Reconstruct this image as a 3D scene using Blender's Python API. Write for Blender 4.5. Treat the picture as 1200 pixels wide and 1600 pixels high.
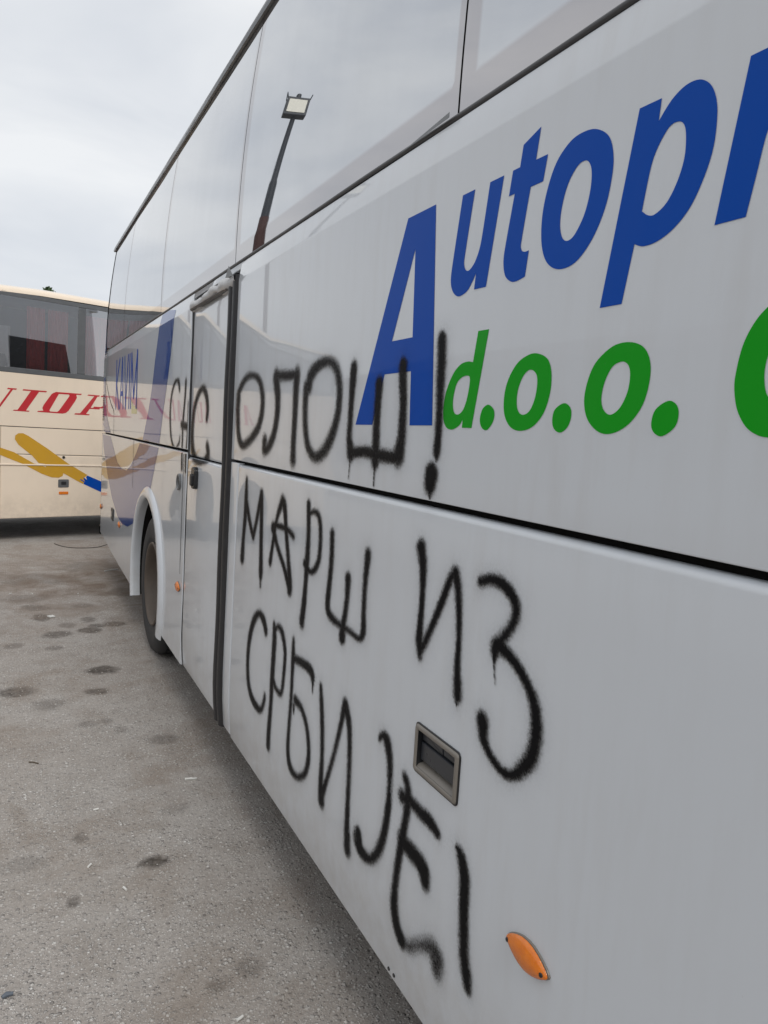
import bpy, bmesh, math, random
import numpy as np
from mathutils import Vector, Matrix
from mathutils.geometry import tessellate_polygon

for o in list(bpy.data.objects):
    bpy.data.objects.remove(o)
S = bpy.context.scene
COL = S.collection
random.seed(4)
rng = np.random.default_rng(7)

# ------------------------------------------------------------------ camera
cam = bpy.data.cameras.new('camera')
cam_o = bpy.data.objects.new('camera', cam)
COL.objects.link(cam_o)
cam.sensor_fit = 'VERTICAL'
cam.sensor_height = 36.0
cam.lens = 1170.21 / 1600 * 36.0
cam.clip_start = 0.05
cam.clip_end = 2000
R = ((0.89567077, 0.01070295, 0.44458894),
     (-0.44039042, -0.11777641, 0.89004775),
     (0.06188823, -0.99298246, -0.10077541))
M4 = Matrix(((R[0][0], -R[0][1], -R[0][2], -0.9),
             (R[1][0], -R[1][1], -R[1][2], 0.0),
             (R[2][0], -R[2][1], -R[2][2], 1.72),
             (0, 0, 0, 1)))
cam_o.matrix_world = M4
S.camera = cam_o

# ------------------------------------------------------------------ sky and sun (overcast)
SUN_EL, SUN_AZ = math.radians(48), math.radians(181)      # azimuth clockwise from +Y
w = bpy.data.worlds.new('World')
S.world = w
w.use_nodes = True
nt = w.node_tree
nt.nodes.clear()
def wn(t, **k):
    n = nt.nodes.new(t)
    for a, b in k.items():
        setattr(n, a, b)
    return n
out = wn('ShaderNodeOutputWorld')
sky = wn('ShaderNodeTexSky', sky_type='NISHITA')
sky.sun_disc = False
sky.sun_elevation = SUN_EL
sky.sun_rotation = SUN_AZ
bg1 = wn('ShaderNodeBackground')
bg1.inputs['Strength'].default_value = 0.1
nt.links.new(sky.outputs[0], bg1.inputs[0])
tc = wn('ShaderNodeTexCoord')
mp = wn('ShaderNodeMapping')
mp.inputs['Scale'].default_value = (1.0, 1.0, 2.6)
nt.links.new(tc.outputs['Generated'], mp.inputs[0])
nz = wn('ShaderNodeTexNoise')
nz.inputs['Scale'].default_value = 2.3
nz.inputs['Detail'].default_value = 5
nz.inputs['Roughness'].default_value = 0.5
nz.inputs['Distortion'].default_value = 0.4
nt.links.new(mp.outputs[0], nz.inputs['Vector'])
cr = wn('ShaderNodeValToRGB')
cr.color_ramp.elements[0].position = 0.37
cr.color_ramp.elements[0].color = (0.69, 0.725, 0.78, 1)
cr.color_ramp.elements[1].position = 0.63
cr.color_ramp.elements[1].color = (0.92, 0.935, 0.95, 1)
nt.links.new(nz.outputs[0], cr.inputs[0])
bg2 = wn('ShaderNodeBackground')
bg2.inputs['Strength'].default_value = 1.0
nt.links.new(cr.outputs[0], bg2.inputs[0])
mx = wn('ShaderNodeMixShader')
mx.inputs[0].default_value = 0.92
nt.links.new(bg1.outputs[0], mx.inputs[1])
nt.links.new(bg2.outputs[0], mx.inputs[2])
nt.links.new(mx.outputs[0], out.inputs[0])

sun = bpy.data.lights.new('sun', 'SUN')
sun.energy = 1.4
sun.angle = math.radians(25)
sun.color = (1.0, 0.97, 0.92)
sun_o = bpy.data.objects.new('sun', sun)
COL.objects.link(sun_o)
sd = Vector((math.sin(SUN_AZ) * math.cos(SUN_EL), math.cos(SUN_AZ) * math.cos(SUN_EL), math.sin(SUN_EL)))
sun_o.rotation_euler = sd.to_track_quat('Z', 'Y').to_euler()
sun_o.location = sd * 30

S.view_settings.view_transform = 'Standard'
S.view_settings.look = 'None'
S.view_settings.exposure = 0.0
S.view_settings.gamma = 1.0
S.view_settings.use_curve_mapping = False
S.render.engine = 'CYCLES'
S.render.resolution_x, S.render.resolution_y = 768, 1024
S.cycles.max_bounces = 8
S.cycles.transparent_max_bounces = 16

# ------------------------------------------------------------------ traced marks, in metres on the coach side (along the coach, height[, stroke width])
GRAFFITI = [
  ('es', [
    [(4.666,1.924,0.032),(4.697,1.967,0.038),(4.76,1.982,0.015),(4.841,1.959,0.027),(4.918,1.891,0.031),(4.947,1.79,0.037),(4.915,1.668,0.033),(4.848,1.595,0.023),(4.738,1.566,0.009),(4.627,1.603,0.019),(4.607,1.636,0.025)],
  ]),
  ('en', [
    [(4.484,1.962,0.037),(4.492,1.882,0.036),(4.516,1.789,0.037),(4.531,1.695,0.037),(4.53,1.6,0.031),(4.531,1.55,0.031),(4.522,1.461,0.038)],
    [(4.575,1.712,0.039),(4.389,1.703,0.038)],
    [(4.394,1.838,0.024),(4.389,1.703,0.029),(4.404,1.58,0.029),(4.418,1.543,0.036),(4.411,1.45,0.036)],
  ]),
  ('es', [
    [(3.947,1.758,0.043),(3.936,1.805,0.048),(3.964,1.86,0.048),(4.02,1.9,0.041),(4.085,1.911,0.028),(4.172,1.881,0.04),(4.244,1.824,0.048),(4.282,1.753,0.054),(4.293,1.669,0.062),(4.275,1.598,0.066),(4.224,1.546,0.055),(4.111,1.52,0.03),(3.983,1.527,0.027),(3.891,1.566,0.065),(3.918,1.612,0.047)],
  ]),
  ('o', [
    [(3.329,1.868,0.031),(3.274,1.904,0.034),(3.194,1.935,0.026),(3.098,1.938,0.02),(3.019,1.917,0.029),(2.975,1.877,0.04),(2.954,1.83,0.046),(2.96,1.778,0.047),(2.997,1.726,0.042),(3.06,1.69,0.037),(3.135,1.66,0.034),(3.224,1.641,0.03),(3.286,1.674,0.044),(3.313,1.73,0.048),(3.324,1.797,0.05),(3.322,1.854,0.054)],
  ]),
  ('el', [
    [(2.807,1.924,0.032),(2.674,1.919,0.031),(2.552,1.917,0.029)],
    [(2.793,1.916,0.059),(2.762,1.839,0.053),(2.763,1.762,0.048),(2.797,1.692,0.044),(2.855,1.646,0.037),(2.907,1.636,0.036),(2.903,1.669,0.048)],
    [(2.558,1.913,0.056),(2.558,1.828,0.047),(2.558,1.742,0.043),(2.559,1.669,0.043),(2.555,1.619,0.048)],
  ]),
  ('o', [
    [(2.43,1.877,0.055),(2.415,1.907,0.049),(2.348,1.937,0.034),(2.26,1.945,0.025),(2.198,1.923,0.031),(2.168,1.884,0.038),(2.156,1.828,0.039),(2.167,1.766,0.04),(2.208,1.702,0.044),(2.27,1.654,0.038),(2.341,1.637,0.028),(2.407,1.668,0.035),(2.442,1.729,0.038),(2.456,1.799,0.04),(2.453,1.868,0.048)],
  ]),
  ('sha', [
    [(2.057,1.913,0.041),(2.059,1.88,0.041),(2.061,1.818,0.031),(2.062,1.756,0.029),(2.062,1.706,0.031),(2.044,1.666,0.048)],
    [(2.044,1.663,0.029),(1.955,1.672,0.026),(1.871,1.668,0.031),(1.801,1.666,0.03),(1.751,1.665,0.029)],
    [(1.876,1.86,0.04),(1.878,1.816,0.036),(1.879,1.758,0.036),(1.877,1.7,0.04),(1.873,1.65,0.04),(1.873,1.639,0.013)],
    [(1.741,1.903,0.039),(1.738,1.868,0.037),(1.728,1.814,0.034),(1.725,1.76,0.036),(1.726,1.713,0.039),(1.736,1.673,0.054)],
    [(2.049,1.649,0.008),(2.048,1.619,0.006),(2.051,1.588,0.004)],
    [(1.875,1.639,0.009),(1.875,1.611,0.007),(1.874,1.582,0.006)],
  ]),
  ('exclamation_mark', [
    [(1.552,1.955,0.032),(1.547,1.909,0.034),(1.545,1.86,0.031),(1.541,1.795,0.027),(1.539,1.735,0.027),(1.54,1.692,0.029),(1.54,1.676,0.009),(1.539,1.666,0.004)],
    [(1.559,1.635,0.053),(1.561,1.614,0.047),(1.56,1.597,0.02),(1.558,1.584,0.007),(1.558,1.574,0.005)],
  ]),
  ('em', [
    [(3.133,1.498,0.024),(3.13,1.421,0.043),(3.132,1.334,0.042),(3.146,1.245,0.036),(3.152,1.156,0.049)],
    [(3.117,1.396,0.036),(3.053,1.318,0.03),(3.001,1.271,0.028)],
    [(3.001,1.271,0.029),(2.957,1.356,0.029),(2.912,1.459,0.034)],
    [(2.911,1.455,0.038),(2.9,1.379,0.038),(2.887,1.259,0.038),(2.875,1.147,0.043),(2.875,1.114,0.016),(2.871,1.086,0.011)],
  ]),
  ('a', [
    [(2.76,1.208,0.032),(2.735,1.291,0.027),(2.701,1.388,0.024),(2.648,1.458,0.039)],
    [(2.648,1.458,0.033),(2.622,1.442,0.038),(2.591,1.357,0.031),(2.554,1.26,0.03),(2.524,1.178,0.039),(2.522,1.149,0.043)],
    [(2.522,1.149,0.037),(2.593,1.216,0.025),(2.685,1.283,0.026),(2.743,1.344,0.041)],
    [(2.733,1.357,0.019),(2.592,1.361,0.02),(2.506,1.344,0.019)],
  ]),
  ('er', [
    [(2.373,1.474,0.031),(2.36,1.376,0.03),(2.36,1.28,0.038),(2.363,1.21,0.03),(2.368,1.14,0.037),(2.381,1.066,0.04)],
    [(2.37,1.44,0.012),(2.31,1.457,0.016),(2.265,1.436,0.025),(2.249,1.379,0.025),(2.252,1.313,0.026),(2.282,1.27,0.023),(2.327,1.252,0.016),(2.378,1.27,0.032)],
  ]),
  ('sha', [
    [(2.152,1.406,0.029),(2.146,1.331,0.029),(2.152,1.253,0.029),(2.159,1.187,0.033),(2.142,1.153,0.029),(2.067,1.14,0.019),(1.975,1.139,0.016),(1.909,1.136,0.015),(1.885,1.163,0.029),(1.889,1.22,0.024),(1.891,1.295,0.024),(1.886,1.359,0.031),(1.883,1.385,0.033)],
    [(2.011,1.291,0.035),(2.01,1.234,0.026),(2.021,1.17,0.028),(2.031,1.13,0.037),(2.031,1.109,0.042)],
  ]),
  ('i', [
    [(1.583,1.454,0.037),(1.568,1.409,0.03),(1.562,1.348,0.021),(1.562,1.285,0.023),(1.563,1.23,0.029),(1.555,1.194,0.02),(1.554,1.186,0.005)],
    [(1.556,1.198,0.018),(1.535,1.229,0.021),(1.505,1.279,0.02),(1.467,1.348,0.022),(1.438,1.406,0.021),(1.418,1.425,0.017)],
    [(1.418,1.422,0.028),(1.402,1.383,0.024),(1.391,1.327,0.02),(1.385,1.271,0.018),(1.383,1.214,0.021),(1.377,1.177,0.028),(1.374,1.154,0.029),(1.375,1.141,0.012),(1.375,1.129,0.004)],
  ]),
  ('ze', [
    [(1.317,1.423,0.018),(1.28,1.436,0.02),(1.243,1.436,0.023),(1.213,1.425,0.024),(1.191,1.408,0.024),(1.185,1.385,0.023),(1.198,1.355,0.019),(1.228,1.319,0.023),(1.242,1.304,0.031),(1.245,1.294,0.028),(1.246,1.283,0.011)],
    [(1.226,1.305,0.027),(1.19,1.295,0.023),(1.153,1.275,0.022),(1.123,1.251,0.022),(1.104,1.225,0.027),(1.095,1.195,0.03),(1.093,1.162,0.031),(1.101,1.125,0.031),(1.124,1.092,0.026),(1.153,1.065,0.019),(1.187,1.057,0.018),(1.218,1.065,0.018),(1.244,1.079,0.019),(1.262,1.098,0.026),(1.269,1.125,0.036),(1.272,1.133,0.036)],
    [(1.246,1.282,0.012),(1.243,1.254,0.005),(1.235,1.224,0.003)],
  ]),
  ('es', [
    [(2.773,0.929,0.036),(2.808,0.963,0.039),(2.87,0.976,0.023),(2.937,0.93,0.036),(2.984,0.85,0.039),(3.001,0.754,0.036),(2.981,0.661,0.037),(2.926,0.611,0.035),(2.848,0.594,0.031),(2.789,0.604,0.022),(2.755,0.649,0.025),(2.749,0.672,0.024)],
  ]),
  ('er', [
    [(2.676,0.982,0.022),(2.664,0.931,0.042),(2.666,0.847,0.041),(2.669,0.763,0.041),(2.671,0.665,0.033),(2.679,0.57,0.037),(2.682,0.498,0.038)],
    [(2.662,0.962,0.017),(2.623,0.986,0.018),(2.573,0.969,0.031),(2.536,0.913,0.028),(2.538,0.832,0.026),(2.557,0.753,0.021),(2.614,0.747,0.019),(2.661,0.773,0.03)],
  ]),
  ('be', [
    [(2.454,0.982,0.018),(2.449,0.925,0.033),(2.449,0.848,0.025),(2.449,0.757,0.025),(2.456,0.65,0.025),(2.454,0.572,0.031),(2.424,0.526,0.032),(2.357,0.519,0.019),(2.283,0.559,0.022),(2.253,0.619,0.029),(2.258,0.678,0.027),(2.288,0.734,0.026),(2.341,0.771,0.023),(2.405,0.779,0.031)],
    [(2.444,0.917,0.024),(2.355,0.928,0.028),(2.278,0.928,0.033),(2.247,0.907,0.032)],
    [(2.251,0.9,0.013),(2.246,0.859,0.006)],
    [(2.417,0.756,0.015),(2.414,0.725,0.007)],
  ]),
  ('i', [
    [(2.178,0.906,0.019),(2.163,0.853,0.028),(2.145,0.772,0.028),(2.135,0.687,0.024),(2.133,0.606,0.033),(2.122,0.546,0.046)],
    [(2.123,0.551,0.03),(2.085,0.633,0.021),(2.041,0.733,0.019),(2.006,0.831,0.022),(1.981,0.912,0.031)],
    [(1.977,0.914,0.037),(1.945,0.871,0.032),(1.929,0.802,0.026),(1.923,0.718,0.023),(1.92,0.632,0.025),(1.912,0.549,0.038),(1.906,0.497,0.039)],
  ]),
  ('je', [
    [(1.74,0.905,0.014),(1.721,0.922,0.018),(1.695,0.913,0.036),(1.674,0.869,0.028),(1.664,0.815,0.026),(1.665,0.747,0.028),(1.68,0.665,0.03),(1.708,0.6,0.028),(1.752,0.553,0.022),(1.81,0.544,0.036),(1.838,0.566,0.052),(1.837,0.58,0.041)],
  ]),
  ('ie', [
    [(1.589,0.865,0.021),(1.57,0.847,0.027),(1.564,0.804,0.031),(1.571,0.755,0.027),(1.58,0.704,0.032),(1.591,0.647,0.028),(1.6,0.572,0.026),(1.6,0.51,0.036),(1.581,0.466,0.039),(1.554,0.446,0.041)],
    [(1.553,0.443,-0.021),(1.509,0.457,-0.019),(1.469,0.489,-0.015),(1.414,0.522,-0.029),(1.384,0.516,-0.055),(1.379,0.481,-0.024)],
    [(1.595,0.81,0.033),(1.576,0.812,0.027),(1.559,0.82,0.028),(1.505,0.815,0.029),(1.454,0.815,0.031),(1.416,0.805,0.023)],
    [(1.58,0.7,0.041),(1.542,0.697,0.04),(1.497,0.695,0.043),(1.465,0.683,0.05),(1.456,0.661,0.036)],
  ]),
  ('exclamation_mark', [
    [(1.33,0.817,0.01),(1.31,0.804,0.031),(1.292,0.766,0.036),(1.287,0.709,0.033),(1.28,0.653,0.032),(1.272,0.598,0.032),(1.258,0.563,0.035),(1.249,0.536,0.022)],
  ]),
]
LETTERS = {
  'A': ([(1.7662,2.2763,1),(1.6249,2.2771,1),(1.5716,1.7524,1),(1.6867,1.7507,1),(1.698,1.887,1),(1.8486,1.8858,1),(1.9077,1.749,1),(2.0228,1.7478,1)],
        [(1.7157,2.1911,1),(1.7009,1.9717,1),(1.8163,1.9712,1)],),
  'u': ([(1.5031,2.2677,1),(1.4532,2.2679,1),(1.4779,2.1209),(1.4724,2.1025),(1.4617,2.0955),(1.4499,2.0973),(1.4328,2.11),(1.4179,2.1356),(1.4103,2.1676),(1.3948,2.2676,1),(1.3445,2.2678,1),(1.3821,2.0494,1),(1.4286,2.0502,1),(1.4251,2.0846,1),(1.4379,2.0682),(1.4572,2.0508),(1.4898,2.0437),(1.5142,2.0545),(1.529,2.076),(1.5302,2.1061)],),
  't': ([(1.2306,2.3269,1),(1.2387,2.2683,1),(1.2023,2.268,1),(1.2108,2.2207,1),(1.2493,2.2203,1),(1.2671,2.1143),(1.2624,2.1021),(1.2519,2.0978),(1.2391,2.0981,1),(1.2454,2.049,1),(1.2718,2.0444),(1.292,2.0466),(1.3124,2.06),(1.3221,2.0827),(1.3226,2.111),(1.3016,2.2207,1),(1.3216,2.2201,1),(1.3136,2.2686,1),(1.29,2.2688,1),(1.2838,2.3095,1)],),
  'o': ([(1.0678,2.2696),(1.0363,2.2473),(1.0217,2.2124),(1.0212,2.1742),(1.0319,2.127),(1.058,2.0816),(1.0968,2.0505),(1.1416,2.0457),(1.1781,2.0634),(1.199,2.0989),(1.205,2.1501),(1.1961,2.1997),(1.1745,2.2447),(1.1385,2.2713),(1.1016,2.2766)],
        [(1.0917,2.2246),(1.0782,2.2132),(1.0724,2.1919),(1.0743,2.1607),(1.0851,2.1273),(1.1064,2.0995),(1.1261,2.0935),(1.1413,2.1045),(1.1492,2.1293),(1.1469,2.1622),(1.1351,2.1965),(1.1129,2.221)],),
  'p': ([(0.9698,2.2699,1),(0.9235,2.2693,1),(0.9254,2.236,1),(0.903,2.2589),(0.8776,2.271),(0.8515,2.2699),(0.8309,2.256),(0.8179,2.2335),(0.8123,2.2059),(0.8131,2.1641),(0.8245,2.1249),(0.8452,2.0867),(0.8732,2.0621),(0.9042,2.0491),(0.9334,2.0469),(0.9536,2.0541,1),(0.9705,1.9612,1),(1.0223,1.961,1)],
        [(0.8837,2.2214),(0.8723,2.2126),(0.8668,2.194),(0.8659,2.1633),(0.8753,2.1317),(0.8925,2.1049),(0.9146,2.0924),(0.9295,2.094),(0.9437,2.1034,1),(0.9337,2.1651),(0.9229,2.194),(0.9025,2.2191)],),
  'd': ([(1.3989,1.9583,1),(1.3581,1.9582,1),(1.3984,1.7492,1),(1.4375,1.7491,1),(1.4365,1.7675,1),(1.4511,1.7533),(1.4802,1.7442),(1.5058,1.7492),(1.5211,1.7685),(1.5243,1.8009),(1.5145,1.8363),(1.4912,1.8705),(1.4637,1.8895),(1.4352,1.895),(1.4111,1.8926,1)],
        [(1.4252,1.8635),(1.4184,1.855),(1.4208,1.8306),(1.4278,1.8062),(1.4408,1.7862),(1.4605,1.7783),(1.4765,1.7846),(1.4834,1.8037),(1.4807,1.829),(1.4704,1.8508),(1.4482,1.8624)],),
  'dot1': ([(1.3373,1.7992),(1.3207,1.7917),(1.3138,1.7786),(1.3192,1.7611),(1.338,1.7461),(1.3572,1.7502),(1.3675,1.7665),(1.3622,1.7875),(1.3501,1.7969)],),
  'o1': ([(1.1893,1.8962),(1.154,1.884),(1.1383,1.8574),(1.1373,1.8189),(1.1528,1.7802),(1.1835,1.755),(1.2226,1.7467),(1.2563,1.7549),(1.2789,1.78),(1.2838,1.8167),(1.2738,1.85),(1.2494,1.8791),(1.2195,1.893)],
        [(1.2026,1.8658),(1.1841,1.857),(1.1782,1.8383),(1.1821,1.8093),(1.1963,1.7855),(1.2177,1.7784),(1.2345,1.7883),(1.2402,1.8103),(1.2361,1.8348),(1.2219,1.8571)],),
  'dot2': ([(1.0951,1.7998),(1.0764,1.7917),(1.072,1.7753),(1.0794,1.7568),(1.0982,1.7463),(1.1163,1.7521),(1.124,1.7674),(1.1195,1.7879)],),
  'o2': ([(0.9452,1.8971),(0.9137,1.8875),(0.8962,1.8654),(0.8923,1.8349),(0.9018,1.7959),(0.928,1.7647),(0.964,1.7481),(0.9976,1.7496),(1.0282,1.7707),(1.0409,1.8021),(1.0368,1.8358),(1.02,1.8684),(0.9828,1.8928)],
        [(0.9569,1.8665),(0.9415,1.8593),(0.9355,1.8411),(0.9388,1.8143),(0.9532,1.7896),(0.9732,1.779),(0.9903,1.7874),(0.9982,1.8063),(0.9937,1.8342),(0.9784,1.859)],),
  'dot3': ([(0.8512,1.8004),(0.8344,1.7952),(0.8277,1.7806),(0.8326,1.7609),(0.8553,1.7464),(0.8728,1.7511),(0.8804,1.7653),(0.8746,1.787)],),
  'r': ([(.7649,2.268,1),(.717,2.268,1),(.72,2.235,1),(.70,2.262),(.675,2.273),(.655,2.272,1),(.664,2.222,1),(.69,2.218),(.71,2.19),(.7255,2.157),(.7361,2.101),(.7457,2.05,1),(.7973,2.05,1)],),
  'C': ([(.6739,1.7496),(.691,1.7528),(.7096,1.7637),(.7258,1.7864),(.7337,1.8133),(.7344,1.8363),(.728,1.8738),(.7143,1.9024),(.6958,1.9223),(.665,1.942),(.63,1.948),(.595,1.94,1),(.603,1.893,1),(.63,1.902),(.66,1.893),(.678,1.875),(.6874,1.856),(.6891,1.83),(.6809,1.8046),(.66,1.795),(.635,1.793),(.613,1.80,1),(.62,1.757,1),(.645,1.748)],),
}
CREAM = {
  'T': [(0.273,2.042),(0.583,2.043),(0.573,2.025),(0.479,2.024),(0.312,1.764),(0.36,1.761),(0.348,1.748),(0.146,1.749),(0.158,1.763),(0.204,1.764),(0.373,2.026),(0.265,2.024)],
  'O': [(0.663,2.021),(0.706,2.042),(1.065,2.046),(1.052,2.028),(0.987,2.027),(0.995,1.985),(0.969,1.932),(0.882,1.798),(0.844,1.764),(0.8,1.752),(0.459,1.754),(0.465,1.768),(0.538,1.775),(0.525,1.812),(0.543,1.856),(0.645,2.007)],
  'Oi': [(0.744,2.018),(0.884,2.021),(0.891,2.002),(0.749,1.789),(0.724,1.771),(0.63,1.771),(0.62,1.787)],
  'P': [(1.154,2.044),(1.325,2.045),(1.316,2.026),(1.291,2.026),(1.195,1.861),(1.329,1.861),(1.323,1.846),(1.182,1.844),(1.13,1.77),(1.183,1.767),(1.174,1.753),(0.964,1.75),(0.973,1.769),(1.044,1.773),(1.244,2.027),(1.144,2.028)],
  'yellow': [(0.174,1.374),(0.179,1.423),(0.219,1.455),(0.278,1.458),(0.35,1.424),(0.608,1.259),(0.89,1.062),(1.169,0.902),(1.117,0.859),(1.151,0.809),(1.105,0.776),(1.012,0.822),(0.828,0.925),(0.816,0.887),(0.765,0.861),(0.664,0.867),(0.527,0.917),(0.283,1.045),(-0.008,1.173),(-0.009,1.264),(0.164,1.202),(0.427,1.054),(0.513,1.036),(0.587,1.006),(0.574,1.05),(0.488,1.061),(0.402,1.159),(0.221,1.302)],
  'blue': [(1.169,0.895),(1.327,0.829),(1.331,0.675),(1.112,0.776),(1.125,0.796),(1.064,0.835),(1.077,0.842),(1.138,0.803),(1.11,0.855),(1.123,0.864),(1.164,0.829),(1.15,0.875)],
}

# ------------------------------------------------------------------ materials
MATS = {}
class NT:
    def __init__(s, name):
        s.m = bpy.data.materials.new(name)
        s.m.use_nodes = True
        s.t = s.m.node_tree
        s.b = s.t.nodes['Principled BSDF']
        s.out = s.t.nodes['Material Output']
        s._co = None
    def n(s, t, ins=None, **k):
        nd = s.t.nodes.new(t)
        for a, b in k.items():
            setattr(nd, a, b)
        for a, v in (ins or {}).items():
            s.put(nd.inputs[a], v)
        return nd
    def put(s, sock, v):
        if hasattr(v, 'is_linked') or isinstance(v, bpy.types.NodeSocket):
            s.t.links.new(v, sock)
        else:
            sock.default_value = v
    def co(s):
        if s._co is None:
            s._co = s.n('ShaderNodeNewGeometry').outputs['Position']
        return s._co
    def noise(s, scale, detail=3, rough=0.5, vec=None, dist=0.0):
        nd = s.n('ShaderNodeTexNoise', {'Scale': scale, 'Detail': detail, 'Roughness': rough, 'Distortion': dist})
        s.t.links.new(vec or s.co(), nd.inputs['Vector'])
        return nd.outputs[0]
    def stretch(s, sc):
        nd = s.n('ShaderNodeMapping', {'Scale': sc})
        s.t.links.new(s.co(), nd.inputs[0])
        return nd.outputs[0]
    def ramp(s, fac, *stops):
        nd = s.n('ShaderNodeValToRGB')
        cr = nd.color_ramp
        while len(cr.elements) < len(stops):
            cr.elements.new(0.5)
        for e, (p, c) in zip(cr.elements, stops):
            e.position = p
            e.color = (c, c, c, 1) if isinstance(c, (int, float)) else (*c, 1)
        s.t.links.new(fac, nd.inputs[0])
        return nd.outputs[0]
    def mix(s, fac, a, b, mode='MIX'):
        nd = s.n('ShaderNodeMix', data_type='RGBA', blend_type=mode)
        s.put(nd.inputs[0], fac)
        for i, v in ((6, a), (7, b)):
            if isinstance(v, tuple):
                nd.inputs[i].default_value = (*v, 1)
            else:
                s.t.links.new(v, nd.inputs[i])
        return nd.outputs[2]
    def math(s, op, a, b=0.0, clamp=False):
        nd = s.n('ShaderNodeMath', operation=op, use_clamp=clamp)
        s.put(nd.inputs[0], a)
        s.put(nd.inputs[1], b)
        return nd.outputs[0]
    def maprange(s, v, a, b, c, d, smooth=False):
        nd = s.n('ShaderNodeMapRange', {'From Min': a, 'From Max': b, 'To Min': c, 'To Max': d})
        if smooth:
            nd.interpolation_type = 'SMOOTHSTEP'
        s.t.links.new(v, nd.inputs[0])
        return nd.outputs[0]
    def bump(s, h, strength, dist=0.01, prev=None):
        nd = s.n('ShaderNodeBump', {'Strength': strength, 'Distance': dist, 'Height': h})
        if prev:
            s.t.links.new(prev, nd.inputs['Normal'])
        return nd.outputs[0]
    def set(s, **k):
        for a, v in k.items():
            a = a.replace('_', ' ')
            if isinstance(v, tuple):
                v = (*v, 1)
            s.put(s.b.inputs[a], v)
        return s

def paint(name, col, dirt=(0.42, 0.38, 0.33), rough=0.28, coat=1.0, wave=0.05, dirt_amt=0.16, low=0.75, coat_rough=0.02, coat_ior=1.27, spec=0.18):
    t = NT(name)
    streak = t.noise(6, 4, 0.55, t.stretch((1, 3.2, 0.55)))
    blotch = t.noise(1.7, 4, 0.6)
    f = t.math('MULTIPLY', t.maprange(streak, 0.45, 0.8, 0, 1), t.maprange(blotch, 0.4, 0.7, 0.2, 1))
    sep = t.n('ShaderNodeSeparateXYZ', {'Vector': t.co()})
    lowf = t.maprange(sep.outputs[2], 0.28, low, 1, 0, True)          # road dust thrown up by the wheels
    lowf = t.math('MULTIPLY', lowf, t.maprange(t.noise(9, 5, 0.7), 0.35, 0.7, 0.1, 1))
    f = t.math('ADD', t.math('MULTIPLY', f, dirt_amt), t.math('MULTIPLY', lowf, 0.42), True)
    c = t.mix(f, col, dirt)
    sp = t.ramp(t.noise(160, 2, 0.5), (0.74, 0.0), (0.79, 0.5))
    c = t.mix(t.math('MULTIPLY', sp, 0.35), c, dirt)
    h = t.bump(t.noise(1.3, 1, 0.4), wave, 0.05)
    t.set(Base_Color=c, Roughness=rough, Coat_Weight=coat, Normal=h)
    t.b.inputs['Coat IOR'].default_value = coat_ior
    t.b.inputs['Specular IOR Level'].default_value = spec
    t.put(t.b.inputs['Coat Roughness'], t.maprange(f, 0.0, 0.5, coat_rough, 0.22))
    t.t.links.new(h, t.b.inputs['Coat Normal'])
    MATS[name] = t.m
    return t.m

def plain(name, col, rough=0.5, metal=0.0, var=0.18, scale=14, bump=0.0, coat=0.0, spec=0.5):
    t = NT(name)
    nz = t.noise(scale, 4, 0.6)
    a = tuple(max(0, c * (1 - var)) for c in col)
    b = tuple(min(1, c * (1 + var)) for c in col)
    t.set(Base_Color=t.mix(nz, a, b), Roughness=t.maprange(nz, 0.3, 0.7, max(0.02, rough - 0.06), min(1, rough + 0.08)), Metallic=metal, Coat_Weight=coat)
    t.b.inputs['Specular IOR Level'].default_value = spec
    if bump:
        t.set(Normal=t.bump(t.noise(scale * 4, 3, 0.6), bump, 0.01))
    MATS[name] = t.m
    return t.m

paint('white_paint', (0.67, 0.70, 0.735), dirt_amt=0.2)
paint('cream_paint', (0.88, 0.745, 0.595), dirt=(0.42, 0.35, 0.28), wave=0.03)
paint('blue_vinyl', (0.0, 0.068, 0.41), dirt=(0.1, 0.14, 0.26), coat=0.2, dirt_amt=0.05, coat_ior=1.25, spec=0.08, rough=0.5)
paint('blue_swoosh', (0.0, 0.052, 0.28), dirt=(0.1, 0.14, 0.26), coat=0.85, dirt_amt=0.04, coat_ior=1.25, spec=0.06)
paint('green_vinyl', (0.010, 0.34, 0.014), dirt=(0.12, 0.28, 0.1), coat=0.2, dirt_amt=0.05, coat_ior=1.25, spec=0.08, rough=0.5)
paint('lime_vinyl', (0.35, 0.45, 0.06), dirt=(0.3, 0.3, 0.2))
paint('red_vinyl', (0.56, 0.035, 0.045), dirt=(0.4, 0.25, 0.2))
paint('yellow_vinyl', (0.62, 0.34, 0.03), dirt=(0.4, 0.3, 0.15))
plain('black_gap', (0.008, 0.008, 0.009), 0.6)
plain('underbody', (0.012, 0.0115, 0.011), 0.9, spec=0.2)
plain('rubber', (0.022, 0.022, 0.024), 0.42, var=0.35, scale=20, bump=0.1)
plain('tyre_rubber', (0.026, 0.027, 0.029), 0.62, var=0.45, scale=9, bump=0.25)
plain('rim_paint', (0.105, 0.082, 0.064), 0.6, var=0.4, scale=8, bump=0.15)
plain('dark_metal', (0.045, 0.045, 0.047), 0.4, metal=0.5)
plain('grey_trim', (0.115, 0.12, 0.125), 0.35, coat=0.3)
plain('grey_gasket', (0.06, 0.06, 0.063), 0.45)
plain('handle_frame', (0.20, 0.18, 0.155), 0.4, var=0.15, coat=0.2)
plain('handle_dark', (0.02, 0.021, 0.023), 0.35)
plain('grip_grey', (0.035, 0.038, 0.044), 0.3)
plain('black_plastic', (0.015, 0.015, 0.016), 0.3)
plain('crumpled_cover', (0.52, 0.52, 0.52), 0.45, var=0.3, scale=18, bump=0.3, coat=0.2)
plain('curtain_red', (0.78, 0.15, 0.14), 0.9, var=0.2)
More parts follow.
